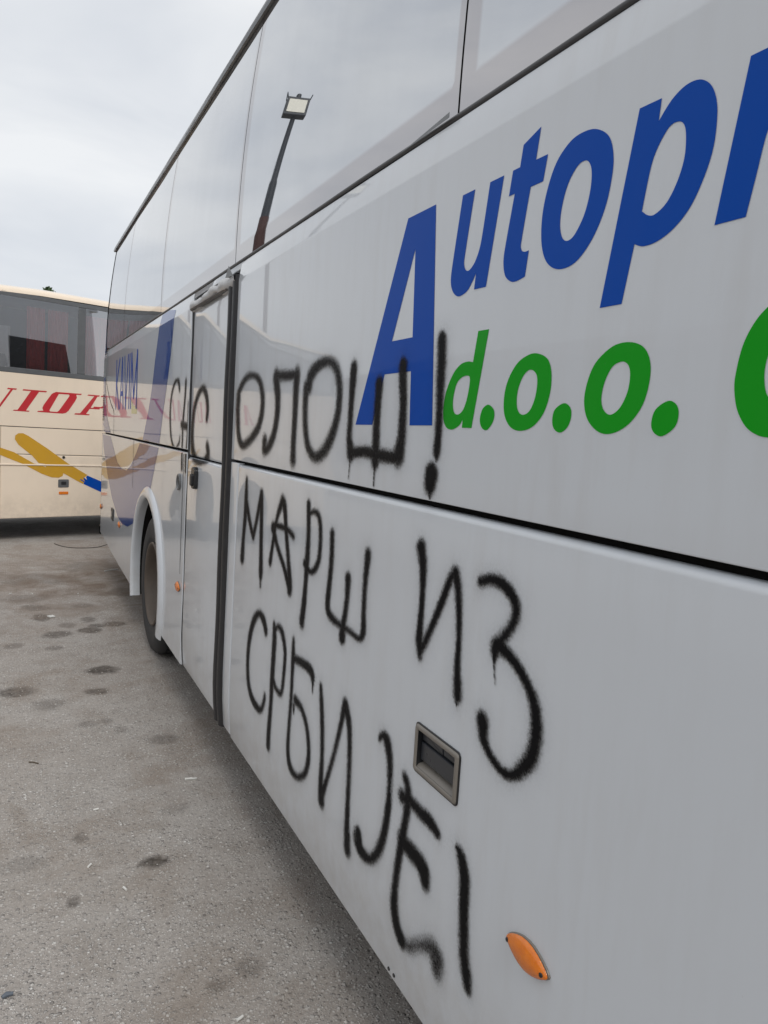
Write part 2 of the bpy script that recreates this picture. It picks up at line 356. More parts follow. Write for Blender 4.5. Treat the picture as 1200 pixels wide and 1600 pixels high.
plain('white_sheet', (0.7, 0.7, 0.68), 0.8, var=0.06)
plain('seat_black', (0.012, 0.012, 0.014), 0.7)
plain('interior', (0.13, 0.135, 0.145), 0.8)
plain('pole_dark', (0.018, 0.024, 0.034), 0.5)
plain('pole_rust', (0.06, 0.018, 0.014), 0.6)
plain('lamp_glass', (0.62, 0.6, 0.5), 0.25)
plain('trunk_bark', (0.09, 0.065, 0.045), 0.9)
plain('leaf', (0.055, 0.095, 0.03), 0.6, var=0.5, scale=3)
plain('litter_white', (0.75, 0.74, 0.7), 0.7, var=0.1)
plain('litter_tan', (0.5, 0.4, 0.28), 0.8)
plain('cable_black', (0.03, 0.028, 0.026), 0.6)
plain('twig_brown', (0.1, 0.075, 0.05), 0.9)
plain('pebble', (0.48, 0.455, 0.42), 0.85, var=0.5, scale=60)
plain('chip_blue', (0.12, 0.14, 0.17), 0.7)

t = NT('amber_lens')                                     # moulded amber plastic
wv = t.n('ShaderNodeTexVoronoi', {'Scale': 420.0})
t.t.links.new(t.co(), wv.inputs['Vector'])
t.set(Base_Color=t.mix(t.noise(70, 3, 0.6), (0.70, 0.15, 0.004), (0.90, 0.25, 0.008)), Roughness=0.16, Coat_Weight=0.6, Normal=t.bump(wv.outputs[0], 0.35, 0.002))
t.b.inputs['Subsurface Weight'].default_value = 0.08
t.b.inputs['Subsurface Radius'].default_value = (0.02, 0.006, 0.001)
MATS['amber_lens'] = t.m

def mirror_glass(name, col, rough=0.004, streaks=True):
    t = NT(name)
    c = t.mix(t.maprange(t.noise(3.0, 4, 0.6, t.stretch((1, 1.0, 0.35))), 0.35, 0.75, 0, 1), col, tuple(v * 0.93 for v in col))
    fr_ = t.n('ShaderNodeAttribute', attribute_name='frit').outputs['Fac']
    c = t.mix(t.maprange(fr_, 0.15, 0.85, 0, 1, True), c, (0.475, 0.46, 0.463))
    h = t.bump(t.noise(1.1, 1, 0.4), 0.035, 0.05)
    t.set(Base_Color=c, Metallic=0.93, Roughness=t.maprange(t.noise(2.2, 3, 0.6), 0.4, 0.75, rough, rough + 0.022), Normal=h)
    MATS[name] = t.m
mirror_glass('film_glass', (0.60, 0.612, 0.63))           # reflective sun film, printed border

t = NT('tinted_glass')                                     # cream coach: lightly tinted, see-through
tr = t.n('ShaderNodeBsdfTransparent', {'Color': (0.85, 0.87, 0.89, 1)})
gl = t.n('ShaderNodeBsdfGlossy', {'Color': (0.92, 0.94, 0.97, 1), 'Roughness': 0.015})
fr = t.n('ShaderNodeFresnel', {'IOR': 1.55})
ms = t.n('ShaderNodeMixShader', {'Fac': t.math('ADD', t.math('MULTIPLY', fr.outputs[0], 1.3), 0.36, True)})
t.t.links.new(tr.outputs[0], ms.inputs[1]); t.t.links.new(gl.outputs[0], ms.inputs[2])
t.t.links.new(ms.outputs[0], t.out.inputs[0])
MATS['tinted_glass'] = t.m

t = NT('spray_paint')                                      # black aerosol: density stored per vertex
at = t.n('ShaderNodeAttribute', attribute_name='spray')
d = at.outputs['Fac']
grain = t.math('ADD', t.math('MULTIPLY', t.noise(170, 3, 0.65), 0.7), t.math('MULTIPLY', t.noise(560, 2, 0.6), 0.3))
edge = t.math('MULTIPLY', d, t.math('SUBTRACT', 1.02, d))
dd = t.math('ADD', d, t.math('MULTIPLY', t.math('SUBTRACT', grain, 0.5), t.math('MULTIPLY', edge, 8.0)), True)
alpha = dd
c = t.mix(t.maprange(dd, 0.35, 0.95, 0, 1), (0.030, 0.022, 0.014), (0.005, 0.005, 0.006))
tr = t.n('ShaderNodeBsdfTransparent')
t.set(Base_Color=c, Roughness=0.5)
t.b.inputs['Specular IOR Level'].default_value = 0.08
ms = t.n('ShaderNodeMixShader', {'Fac': alpha})
t.t.links.new(tr.outputs[0], ms.inputs[1]); t.t.links.new(t.b.outputs[0], ms.inputs[2])
t.t.links.new(ms.outputs[0], t.out.inputs[0])
MATS['spray_paint'] = t.m

t = NT('asphalt')                                          # worn, stony asphalt with oil stains
big = t.noise(0.55, 5, 0.6)
mid = t.noise(5.5, 5, 0.65)
fine = t.noise(60, 4, 0.7)
base = t.mix(t.maprange(big, 0.3, 0.7, 0, 1), (0.385, 0.338, 0.298), (0.50, 0.467, 0.434))
base = t.mix(t.math('MULTIPLY', t.maprange(mid, 0.42, 0.72, 0, 1), 0.5), base, (0.23, 0.19, 0.155))
base = t.mix(t.maprange(fine, 0.3, 0.75, 0.0, 0.55), base, (0.19, 0.175, 0.16))
hs = []
for sc, thr, seed in ((58, 0.5, 0), (115, 0.42, 3), (230, 0.5, 7)):
    mpv = t.n('ShaderNodeMapping', {'Location': (seed, seed * 2, 0), 'Scale': (1, 1, 0.0)})
    t.t.links.new(t.co(), mpv.inputs[0])
    vo = t.n('ShaderNodeTexVoronoi', {'Scale': float(sc), 'Randomness': 1.0}, feature='F1')
    t.t.links.new(mpv.outputs[0], vo.inputs['Vector'])
    sepc = t.n('ShaderNodeSeparateColor', {'Color': vo.outputs['Color']})
    stone = t.math('MULTIPLY', t.maprange(vo.outputs['Distance'], 0.26, 0.46, 1, 0), t.math('GREATER_THAN', sepc.outputs[0], thr))
    patch = t.maprange(t.noise(1.6, 4, 0.6), 0.36, 0.62, 0.55, 1)
    sf = t.math('MULTIPLY', stone, patch)
    tone = t.ramp(sepc.outputs[1], (0.0, (0.22, 0.2, 0.185)), (0.45, (0.45, 0.42, 0.39)), (0.85, (0.66, 0.63, 0.59)), (1.0, (0.85, 0.83, 0.79)))
    base = t.mix(t.math('MULTIPLY', sf, 0.95), base, tone)
    hs.append(sf)
st = t.n('ShaderNodeAttribute', attribute_name='stain').outputs['Fac']
stn = t.math('MULTIPLY', st, t.maprange(t.noise(26, 4, 0.7), 0.25, 0.6, 0.45, 1.15), True)
base = t.mix(stn, base, (0.062, 0.050, 0.039))
du = t.n('ShaderNodeAttribute', attribute_name='dust').outputs['Fac']
du = t.math('MULTIPLY', du, t.maprange(t.noise(2.6, 6, 0.68, None, 0.6), 0.38, 0.66, 0.05, 1.0))
brown = t.maprange(t.noise(1.9, 6, 0.66, None, 0.5), 0.50, 0.72, 0.0, 0.6)
base = t.mix(brown, base, (0.235, 0.18, 0.135))
base = t.mix(t.math('MULTIPLY', du, 0.9), base, (0.175, 0.125, 0.09))
hsum = t.math('ADD', t.math('MULTIPLY', hs[0], 1.0), t.math('MULTIPLY', hs[1], 0.5))
hsum = t.math('ADD', hsum, t.math('MULTIPLY', fine, 0.8))
pit = t.ramp(t.noise(95, 3, 0.7), (0.60, 0.0), (0.72, 1.0))
base = t.mix(t.math('MULTIPLY', pit, 0.55), base, (0.13, 0.112, 0.098))
t.set(Base_Color=base, Roughness=t.maprange(stn, 0, 1, 0.92, 0.62), Normal=t.bump(hsum, 0.9, 0.006))
MATS['asphalt'] = t.m

# ------------------------------------------------------------------ helpers
def tag(o, label=None, cat=None, group=None, kind=None):
    for k, v in (('label', label), ('category', cat), ('group', group), ('kind', kind)):
        if v:
            o[k] = v
    return o

def link(name, me, mat, parent=None, loc=None, smooth=False):
    o = bpy.data.objects.new(name, me)
    COL.objects.link(o)
    if mat:
        for m in (mat if isinstance(mat, (list, tuple)) else [mat]):
            me.materials.append(MATS[m])
    if parent is not None:
        o.parent = parent
        if loc is None and 'origin' in OFF.get(parent.name, {}):
            o.location = OFF[parent.name]['origin']
    if loc is not None:
        o.location = loc
    if smooth:
        me.polygons.foreach_set('use_smooth', [True] * len(me.polygons))
    return o
OFF = {}

def mesh(verts, faces):
    me = bpy.data.meshes.new('m')
    me.from_pydata([tuple(v) for v in verts], [], faces)
    me.update()
    return me

class MB:
    """collects boxes, sweeps and grids into one mesh"""
    def __init__(s):
        s.v, s.f = [], []
    def add(s, v, f):
        k = len(s.v)
        s.v += [tuple(p) for p in v]
        s.f += [tuple(i + k for i in q) for q in f]
        return s
    def box(s, x0, x1, y0, y1, z0, z1):
        v = [(x, y, z) for z in (z0, z1) for y in (y0, y1) for x in (x0, x1)]
        return s.add(v, [(0, 2, 3, 1), (4, 5, 7, 6), (0, 1, 5, 4), (2, 6, 7, 3), (0, 4, 6, 2), (1, 3, 7, 5)])
    def grid(s, P, closed_u=False, flip=False):
        n, m = len(P), len(P[0])
        v = [p for row in P for p in row]
        f = []
        for i in range(n - 1 if not closed_u else n):
            for j in range(m - 1):
                a, b = i * m + j, ((i + 1) % n) * m + j
                q = (a, b, b + 1, a + 1)
                f.append(q[::-1] if flip else q)
        return s.add(v, f)
    def lathe(s, prof, center, axis='X', seg=48):
        """prof: list of (along axis, radius)"""
        P = []
        for k in range(seg):
            a = 2 * math.pi * k / seg
            row = []
            for x, r in prof:
                if axis == 'X':
                    row.append((center[0] + x, center[1] + r * math.cos(a), center[2] + r * math.sin(a)))
                else:
                    row.append((center[0] + r * math.cos(a), center[1] + x, center[2] + r * math.sin(a)))
            P.append(row)
        return s.grid(P, closed_u=True)
    def tube(s, pts, r, seg=8, cap=True):
        pts = [Vector(p) for p in pts]
        rr = r if isinstance(r, (list, tuple)) else [r] * len(pts)
        P = []
        for i, p in enumerate(pts):
            d = (pts[min(i + 1, len(pts) - 1)] - pts[max(i - 1, 0)]).normalized()
            u = d.orthogonal().normalized() if i == 0 else (u - d * u.dot(d)).normalized()
            v = d.cross(u)
            P.append([p + (u * math.cos(2 * math.pi * k / seg) + v * math.sin(2 * math.pi * k / seg)) * rr[i] for k in range(seg + 1)])
        s.grid(P)
        if cap:
            for row in (P[0], P[-1]):
                s.add(row[:-1], [tuple(range(seg))])
        return s
    def build(s, name, mat, parent=None, smooth=False, loc=None):
        return link(name, mesh(s.v, s.f), mat, parent, loc, smooth)

def spline(pts, closed=True, step=4):
    """Catmull-Rom through points; a third entry marks a sharp corner"""
    n = len(pts)
    P = [np.array(p[:2], float) for p in pts]
    corner = [len(p) > 2 and bool(p[2]) for p in pts]
    res = []
    for i in range(n if closed else n - 1):
        a, b = P[i], P[(i + 1) % n]
        res.append(tuple(a))
        if corner[i] and corner[(i + 1) % n]:
            continue
        p0 = P[i - 1] if (not corner[i] and (closed or i > 0)) else a - (b - a) * 0.0
        p3 = P[(i + 2) % n] if (not corner[(i + 1) % n] and (closed or i + 2 < n)) else b
        t0, t1 = (b - p0) * 0.5, (p3 - a) * 0.5
        L = np.linalg.norm(b - a)
        for tt in (t0, t1):
            l = np.linalg.norm(tt)
            if l > 1.3 * L:
                tt *= 1.3 * L / l
        for k in range(1, step):
            u = k / step
            h = (2*u**3-3*u**2+1)*a + (u**3-2*u**2+u)*t0 + (-2*u**3+3*u**2)*b + (u**3-u**2)*t1
            res.append(tuple(h))
    if not closed:
        res.append(tuple(P[-1]))
    return res

def decal(loops, place):
    """flat printed shape with holes; place(a, b) -> 3D"""
    L3 = [[Vector((a, b, 0)) for a, b in lp] for lp in loops]
    flat = [p for lp in loops for p in lp]
    tris = tessellate_polygon(L3)
    verts = [place(*p) for p in flat]
    n_ref = None
    fs = []
    for tr in tris:
        if len(set(tr)) == 3:
            a, b, c = (Vector(flat[i] + (0,)) if False else Vector((flat[i][0], flat[i][1], 0)) for i in tr)
            fs.append(tuple(tr) if (b - a).cross(c - a).z > 0 else tuple(reversed(tr)))
    return mesh(verts, fs)

def slab(outline, thick, place, bevel=0.006, seg=2):
    """solid plate from a 2D outline; place(a, b, depth) -> 3D, depth 0 is the front face"""
    bm = bmesh.new()
    fr = [bm.verts.new((a, b, 0)) for a, b in outline]
    f = bm.faces.new(fr)
    r = bmesh.ops.extrude_face_region(bm, geom=[f])
    nv = [g for g in r['geom'] if isinstance(g, bmesh.types.BMVert)]
    for v in nv:
        v.co.z = thick
    ed = [e for e in bm.edges if all(v in fr for v in e.verts)]
    if bevel:
        bmesh.ops.bevel(bm, geom=ed, offset=bevel, segments=seg, affect='EDGES', profile=0.5)
    bmesh.ops.triangulate(bm, faces=[f for f in bm.faces if len(f.verts) > 4])
    for v in bm.verts:
        v.co = place(v.co.x, v.co.y, v.co.z)
    bmesh.ops.recalc_face_normals(bm, faces=bm.faces)
    me = bpy.data.meshes.new('m')
    bm.to_mesh(me)
    bm.free()
    return me

def rounded_rect(a0, a1, b0, b1, r, n=5):
    pts = []
    for ca, cb, st in ((a1 - r, b1 - r, 0), (a0 + r, b1 - r, 90), (a0 + r, b0 + r, 180), (a1 - r, b0 + r, 270)):
        for k in range(n + 1):
            an = math.radians(st + 90 * k / n)
            pts.append((ca + r * math.cos(an), cb + r * math.sin(an)))
    return pts

# ------------------------------------------------------------------ ground
def axis_coords(lo, hi, step, far):
    c = list(np.arange(lo, hi + 1e-6, step))
    s, x = step, hi
    while x < far:
        s *= 1.6
        x += s
        c.append(x)
    s, x = step, lo
    while x > -far:
        s *= 1.6
        x -= s
        c.insert(0, x)
    return np.array(c)
gx = axis_coords(-1.6, 0.9, 0.02, 600)
gy = axis_coords(1.4, 11.2, 0.028, 600)
GX, GY = np.meshgrid(gx, gy, indexing='ij')
nx, ny = GX.shape
co = np.stack([GX.ravel(), GY.ravel(), np.zeros(nx * ny)], 1)
idx = np.arange(nx * ny).reshape(nx, ny)
q = np.stack([idx[:-1, :-1], idx[1:, :-1], idx[1:, 1:], idx[:-1, 1:]], -1).reshape(-1, 4)
me = bpy.data.meshes.new('ground')
me.vertices.add(len(co)); me.vertices.foreach_set('co', co.ravel())
me.loops.add(q.size); me.loops.foreach_set('vertex_index', q.ravel())
me.polygons.add(len(q)); me.polygons.foreach_set('loop_start', np.arange(0, q.size, 4))
me.update(calc_edges=True)
STAINS = [(-0.341,5.316,0.113,0.097,0.8),(-0.849,5.012,0.115,0.094,0.7),(-0.424,4.889,0.067,0.059,0.7),(-0.696,4.747,0.097,0.097,0.35),(-0.149,4.019,0.071,0.059,0.4),(-0.387,2.863,0.051,0.031,0.9),(-0.636,3.133,0.031,0.035,0.6),(-0.689,2.7,0.017,0.023,0.6),(-0.512,4.359,0.049,0.047,0.35),(-0.409,4.376,0.034,0.038,0.3),(-0.702,7.231,0.114,0.121,0.5),(-0.667,6.848,0.074,0.131,0.7),(-0.311,6.727,0.061,0.087,0.5),(-0.105,6.528,0.09,0.083,0.7),(-0.265,6.499,0.069,0.061,0.6),(-0.326,6.369,0.086,0.078,0.7),(-0.587,6.292,0.11,0.093,0.6),(-0.324,7.231,0.097,0.075,0.4),(-0.487,6.57,0.068,0.082,0.4),(-0.235,3.249,0.066,0.04,0.22),(-0.313,2.118,0.036,0.031,0.4),(-0.204,2.156,0.047,0.033,0.35),(0.059,1.964,0.015,0.012,0.5),(-0.857,3.009,0.088,0.054,0.25),(-0.646,8.526,0.371,0.295,0.35),(-0.017,9.189,0.351,0.313,0.35),(-0.779,7.634,0.218,0.16,0.3),(0.093,7.766,0.151,0.174,0.4),(-0.886,6.039,0.064,0.068,0.4),(-0.608,5.919,0.052,0.05,0.4),(-0.34,4.228,0.033,0.036,0.3)]
def wob(k, ph):
    return sum(math.sin(1) * 0 + np.sin(GX * a * k + GY * b * k + ph * c) for a, b, c in ((7, 11, 1), (-13, 6, 2.1), (19, 17, .7))) / 3
stain = np.zeros_like(GX)
W1, W2 = wob(1.0, 1.3), wob(3.1, 2.2)
for i, (x, y, rx, ry, s) in enumerate(STAINS):
    dd_ = np.sqrt(((GX - x) / rx) ** 2 + ((GY - y) / ry) ** 2) + 0.28 * np.roll(W1, i * 17, 1) + 0.16 * np.roll(W2, i * 29, 1)
    stain = np.maximum(stain, min(1.0, s * 1.15) * np.clip((1.2 - dd_) / 0.38, 0, 1))
dust = np.exp(-((GY - 8.3) / 1.5) ** 2) * 1.0      # brown trodden-in dirt behind the coach
dust += np.exp(-((GX - 0.1) / 0.35) ** 2) * 0.2
for nm, arr in (('stain', stain), ('dust', np.clip(dust, 0, 1))):
    a = me.attributes.new(nm, 'FLOAT', 'POINT')
    a.data.foreach_set('value', arr.ravel().astype(np.float32))
ground = link('ground', me, 'asphalt')
tag(ground, 'worn stony grey asphalt yard with dark oil stains', 'ground', kind='structure')

# ------------------------------------------------------------------ the white coach
SEAM_LO, SEAM_HI, WIN_Z, TOP_Z, CREASE = 1.5555, 1.5715, 2.462, 3.575, 2.376
def sx(z):
    """how far the coach side leans in at height z"""
    if z < 0.55:
        return 0.014 * ((0.55 - z) / 0.26) ** 2
    if z <= CREASE:
        return 0.0
    if z <= WIN_Z:
        return 0.013 * (z - CREASE) / (WIN_Z - CREASE)
    return 0.013 + 0.0708 * (z - WIN_Z) ** 2

wbus = bpy.data.objects.new('white_coach', None)
COL.objects.link(wbus)
wbus.location = (1.25, 3.0, 0)
OFF[wbus.name] = {'origin': (-1.25, -3.0, 0)}
tag(wbus, 'white coach sprayed with black graffiti, blue and green lettering along its side', 'bus')
WY0, WY1 = -3.4, 9.0

def steps(a, b, r0, r1, dmax):
    o = [a + r0 * t for t in (0, 0.08, 0.25, 0.5, 0.75)] if r0 else []
    n = max(1, int((b - a) / dmax))
    lo, hi = a + (r0 or 0), b - (r1 or 0)
    o += [lo + (hi - lo) * k / n for k in range(n + 1)]
    o += [b - r1 * t for t in (0.75, 0.5, 0.25, 0.08, 0)] if r1 else []
    return o
def rnd(e, r):
    return 0.0 if (not r or e >= r) else r - math.sqrt(max(0, r * r - (r - e) ** 2))
def side_panel(y0, y1, z0, z1, rb=0.004, rt=0.004, rs=0.004, inset=0.0, depth=0.028, bottom=None, surf=sx, dz=0.12, hole=None):
    """a plate of the coach side with rolled edges; bottom(y) may slope the lower edge"""
    ys, P = steps(y0, y1, rs, rs, 0.5), []
    if hole:
        ys = sorted(ys + [hole[0], hole[1]])
    for y in ys:
        zb = bottom(y) if bottom else z0
        zs = steps(zb, z1, rb, rt, dz)
        if hole:
            zs = sorted(zs + [hole[2], hole[3]])
        if zb < CREASE < z1:
            zs = sorted(zs + [CREASE - 0.004, CREASE, CREASE + 0.004])
        row = [(surf(zb) + inset + depth, y, zb)]
        for z in zs:
            x = surf(z) + inset + rnd(z - zb, rb) + rnd(z1 - z, rt) + max(rnd(y - y0, rs), rnd(y1 - y, rs))
            row.append((x, y, z))
        row.append((surf(z1) + inset + depth, y, z1))
        P.append(row)
    P.insert(0, [(surf(p[2]) + inset + depth, y0, p[2]) for p in P[0]])
    P.append([(surf(p[2]) + inset + depth, y1, p[2]) for p in P[-1]])
    g = MB().grid(P, flip=True)
    if hole:
        def inside(f):
            c = [sum(g.v[i][k] for i in f) / 4 for k in (1, 2)]
            return hole[0] < c[0] < hole[1] and hole[2] < c[1] < hole[3]
        g.f = [f for f in g.f if not inside(f)]
    return g

# core behind the plates (black, seen only in the joints) with open wheel housings
ARCH = [(5.71, 0.52), (-1.55, 0.52)]
AR = 0.64
core = MB()
cs = [(0.035, 1.28), (0.035, 2.462), (0.05, 2.47)] + [(sx(z) + 0.02, z) for z in np.linspace(2.52, TOP_Z, 9)] + [(1.25, 3.60)]
cs = cs + [(2.5 - x, z) for x, z in reversed(cs[:-1])]
core.grid([[(x, y, z) for x, z in cs] for y in (WY0 + 0.02, 9.02)])
core.add([(x, WY0 + 0.02, z) for x, z in cs], [tuple(range(len(cs)))])
core.add([(x, 9.02, z) for x, z in cs], [tuple(range(len(cs)))])
core.box(0.036, 2.464, WY0 + 0.02, -2.24, 0.34, 1.285)
core.box(0.036, 2.464, -0.86, 5.0, 0.34, 1.285)
core.box(0.036, 2.464, 6.42, 9.02, 0.46, 1.285)
core.box(0.62, 1.88, -2.239, -0.861, 0.36, 1.284)
core.box(0.62, 1.88, 5.001, 6.419, 0.36, 1.284)
core.build('body_core', 'underbody', wbus)
MB().box(0.95, 2.1, -0.6, 4.6, 0.13, 0.335).build('underfloor_light_block', 'underbody', wbus)  # box added under the floor to stop light leaking through from the far side
MB().box(2.30, 2.46, -0.7, 4.9, 0.24, 0.338).build('skirt_light_block', 'underbody', wbus)  # far-side skirt strip, added to keep light out from under the coach
MB().box(0.75, 2.0, 6.6, 8.7, 0.20, 0.455).build('tail_light_block', 'underbody', wbus)  # unseen box added below the tail, darkens the ground there by blocking light
for cy, cz in ARCH:
    MB().tube([(0.3, cy, 0.5), (2.2, cy, 0.5)], 0.11, 12).build('axle', 'underbody', wbus)

roof = MB()
rp = [(sx(TOP_Z) + 0.012, 3.606), (sx(TOP_Z) + 0.03, 3.64), (sx(TOP_Z) + 0.09, 3.675), (0.5, 3.715), (1.25, 3.73)]
rp = rp + [(2.5 - x, z) for x, z in reversed(rp[:-1])]
roof.grid([[(x, y, z) for x, z in rp] for y in (WY0, 2, 5, 9.0, 9.22)])
roof.add([(x, 9.22, z) for x, z in rp], [tuple(range(len(rp)))])
roof.add([(rp[0][0], y, 3.604) for y in (8.9, 9.22)] + [(rp[-1][0], y, 3.604) for y in (9.22, 8.9)], [(0, 1, 2, 3)])
roof.build('roof', 'white_paint', wbus, True)
gut = MB()
gp = [(sx(TOP_Z) + 0.016, TOP_Z + 0.003), (sx(TOP_Z) - 0.012, TOP_Z + 0.004), (sx(TOP_Z) - 0.016, TOP_Z + 0.020), (sx(TOP_Z) - 0.003, TOP_Z + 0.026), (sx(TOP_Z) - 0.003, TOP_Z + 0.038), (sx(TOP_Z) + 0.02, TOP_Z + 0.040)]
gut.grid([[(x + 0.0015 * math.sin(y * 2.7), y, z + 0.002 * math.sin(y * 1.9)) for x, z in gp] for y in np.linspace(WY0, 9.13, 60)])
gutter = gut.build('rain_gutter', 'grey_trim', wbus)
lip = MB()
lp = [(sx(TOP_Z) - 0.004, TOP_Z + 0.039), (sx(TOP_Z) - 0.008, TOP_Z + 0.046), (sx(TOP_Z) + 0.02, TOP_Z + 0.052)]
lip.grid([[(x, y, z) for x, z in lp] for y in np.linspace(WY0, 9.15, 20)])
lip.build('gutter_lip', 'white_paint', gutter, loc=(0, 0, 0))

# side plates
DOOR0, DOOR1 = 3.405, 4.385
side_panel(WY0, DOOR0, SEAM_HI, WIN_Z - 0.004, rb=0.003, rt=0.006, rs=0.004, dz=0.06).build('upper_panel', 'white_paint', wbus, True)
side_panel(DOOR1, 9.0, SEAM_HI, WIN_Z - 0.004, rb=0.003, rt=0.006, rs=0.003, dz=0.06).build('upper_panel', 'white_paint', wbus, True)
side_panel(DOOR0 + 0.001, DOOR1 - 0.001, 2.425, WIN_Z - 0.004, rb=0.003, rt=0.006, rs=0, dz=0.02, depth=0.02).build('door_header', 'white_paint', wbus, True)
side_panel(-0.80, 3.272, 0.293, SEAM_LO, rb=0.006, rt=0.017, rs=0.008, hole=(1.352, 1.536, 0.914, 1.019)).build('luggage_hatch', 'white_paint', wbus, True)
side_panel(3.282, DOOR0, 0.30, SEAM_LO + 0.004, rb=0.006, rt=0.004, rs=0.006).build('door_jamb', 'white_paint', wbus, True)
skirt = lambda y: 0.300 if y < 6.35 else 0.325 + (y - 6.35) * 0.040
def arch_plate(y0, y1, cy, cz):
    pts = [(y0, SEAM_LO), (y0, 0.297)]
    a0 = math.asin((cz - 0.297) / AR)
    n = 28
    for k in range(n + 1):
        a = math.pi + a0 - (math.pi + 2 * a0) * k / n
        y, z = cy + AR * math.cos(a), cz + AR * math.sin(a)
        pts.append((y, z))
    if y1 > 6.6:
        pts += [(y, skirt(y)) for y in (6.5, 7.2, 8.0, 9.0)]
    else:
        pts += [(y1, 0.297)]
    pts += [(y1, SEAM_LO)]
    return slab(pts, 0.028, lambda a, b, d: Vector((d, a, b)), bevel=0.009, seg=3)
link('rear_side_panel', arch_plate(DOOR1, 9.0, *ARCH[0]), 'white_paint', wbus)
link('front_side_panel', arch_plate(WY0, -0.81, *ARCH[1]), 'white_paint', wbus)

# wheel arches and wheels
def arch_flare(cy, cz):
    prof = [(0.638, 0.05), (0.632, 0.0), (0.636, -0.016), (0.652, -0.026), (0.685, -0.023), (0.712, -0.010), (0.722, 0.002)]
    P = []
    for k in range(41):
        a = math.radians(-21 + 222 * k / 40)
        ex = 0.03 * max(0, -math.sin(a)) ** 0.5
        P.append([(x, cy + r * math.cos(a), cz + (r) * math.sin(a)) for r, x in prof])
    return MB().grid(P)
def make_wheel(cx, cy, cz, out):
    """out = -1: outer face towards -X"""
    parts = []
    ty = MB()
    pr = [(0.29, 0.30), (0.295, 0.40), (0.275, 0.488), (0.25, 0.512), (0.22, 0.5215)]
    for gx_ in (0.19, 0.145, 0.10):
        pr += [(gx_ + 0.008, 0.5215), (gx_ + 0.006, 0.509), (gx_ - 0.006, 0.509), (gx_ - 0.008, 0.5215)]
    pr += [(0.075, 0.5215), (0.045, 0.512), (0.022, 0.488), (0.008, 0.44), (0.004, 0.40), (0.010, 0.36), (0.012, 0.345), (0.022, 0.335), (0.028, 0.305)]
    ty.lathe([(-out * x, r) for x, r in pr], (cx, cy, cz), seg=64)
    rim = MB()
    rr = [(0.020, 0.312), (0.010, 0.305), (0.012, 0.296), (0.03, 0.288), (0.06, 0.278), (0.115, 0.268), (0.135, 0.25), (0.138, 0.205), (0.13, 0.185), (0.125, 0.165), (0.12, 0.15), (0.118, 0.09), (0.10, 0.085), (0.07, 0.078), (0.062, 0.06), (0.062, 0.0)]
    rim.lathe([(-out * x, r) for x, r in rr], (cx, cy, cz), seg=48)
    return ty, rim
for i, (cy, cz) in enumerate(ARCH):
    arch_flare(cy, cz).build('wheel_arch', 'white_paint', wbus, True)
    liner = MB()
    liner.grid([[(x, cy + 0.645 * math.cos(math.radians(a)), cz + 0.645 * math.sin(math.radians(a))) for a in range(-20, 201, 10)] for x in (0.052, 0.62)])
    liner.build('wheel_liner', 'underbody', wbus)
    for sd_ in (0, 1):
        cx, out_ = (0.02, -1) if sd_ == 0 else (2.48, 1)
        ty, rim = make_wheel(cx, cy - 0.045, 0.521, out_)
        wo = ty.build('wheel', 'tyre_rubber', wbus, True)
        rim.build('rim', 'rim_paint', wo, True, loc=(0, 0, 0))
        for k in range(10):
            a = 2 * math.pi * k / 10
            nut = MB().lathe([(0.05 * -out_, 0.0), (0.05 * -out_, 0.016), (0.085 * -out_, 0.016)], (cx + 0.055 * -out_, cy - 0.045 + 0.125 * math.cos(a), 0.521 + 0.125 * math.sin(a)), seg=6)
            nut.build('wheel_nut', 'dark_metal', wo, loc=(0, 0, 0))

# windows
PANES = [-3.4, -2.33, -0.38, 1.575, 3.53, 5.505, 7.52, 8.93]
for a, b in zip(PANES[:-1], PANES[1:]):
    y0, y1 = a + 0.004, b - 0.004
    zs = [WIN_Z + 0.009, WIN_Z + 0.07, WIN_Z + 0.092] + list(np.linspace(WIN_Z + 0.15, TOP_Z, 12))
    ys = [y0, y0 + 0.018, y0 + 0.035] + list(np.linspace(y0 + 0.2, y1 - 0.25, 4)) + [y1 - 0.075, y1 - 0.05, y1]
    g = MB().grid([[(sx(z) + 0.002, y, z) for z in zs] for y in ys], flip=True)
    me = mesh(g.v, g.f)
    at_ = me.attributes.new('frit', 'FLOAT', 'POINT')
    at_.data.foreach_set('value', [1.0 if (j < 2 or i < 2 or i > len(ys) - 3) else 0.0 for i in range(len(ys)) for j in range(len(zs))])
    link('window_pane', me, 'film_glass', wbus, smooth=True)
gk = MB()
gpz = [(0.016, WIN_Z - 0.003), (0.011, WIN_Z - 0.002), (0.009, WIN_Z + 0.004), (0.012, WIN_Z + 0.009), (0.017, WIN_Z + 0.011)]
gk.grid([[(x + 0.001 * math.sin(y * 5.1), y, z + 0.0012 * math.sin(y * 3.3 + 1)) for x, z in gpz] for y in np.linspace(WY0, 8.93, 90)])
gk.build('window_gasket', 'grey_gasket', wbus, True)
# lifted corner of the gasket beside the pane joint
fl = MB()
fl.grid([[(0.008 - 0.008 * u, 1.59 + 0.26 * (1 - u), WIN_Z + 0.002 + 0.013 * u * v) for v in (0, 0.5, 1)] for u in np.linspace(0, 1, 8)])
fl.build('loose_gasket', 'grey_trim', wbus, True)
for b in PANES[1:-1]:
    st_ = MB()
    st_.grid([[(sx(z) + 0.006, b + dy, z) for z in np.linspace(WIN_Z + 0.012, TOP_Z, 10)] for dy in (-0.006, 0.006)], flip=True)
    st_.build('pane_joint', 'black_gap', wbus)

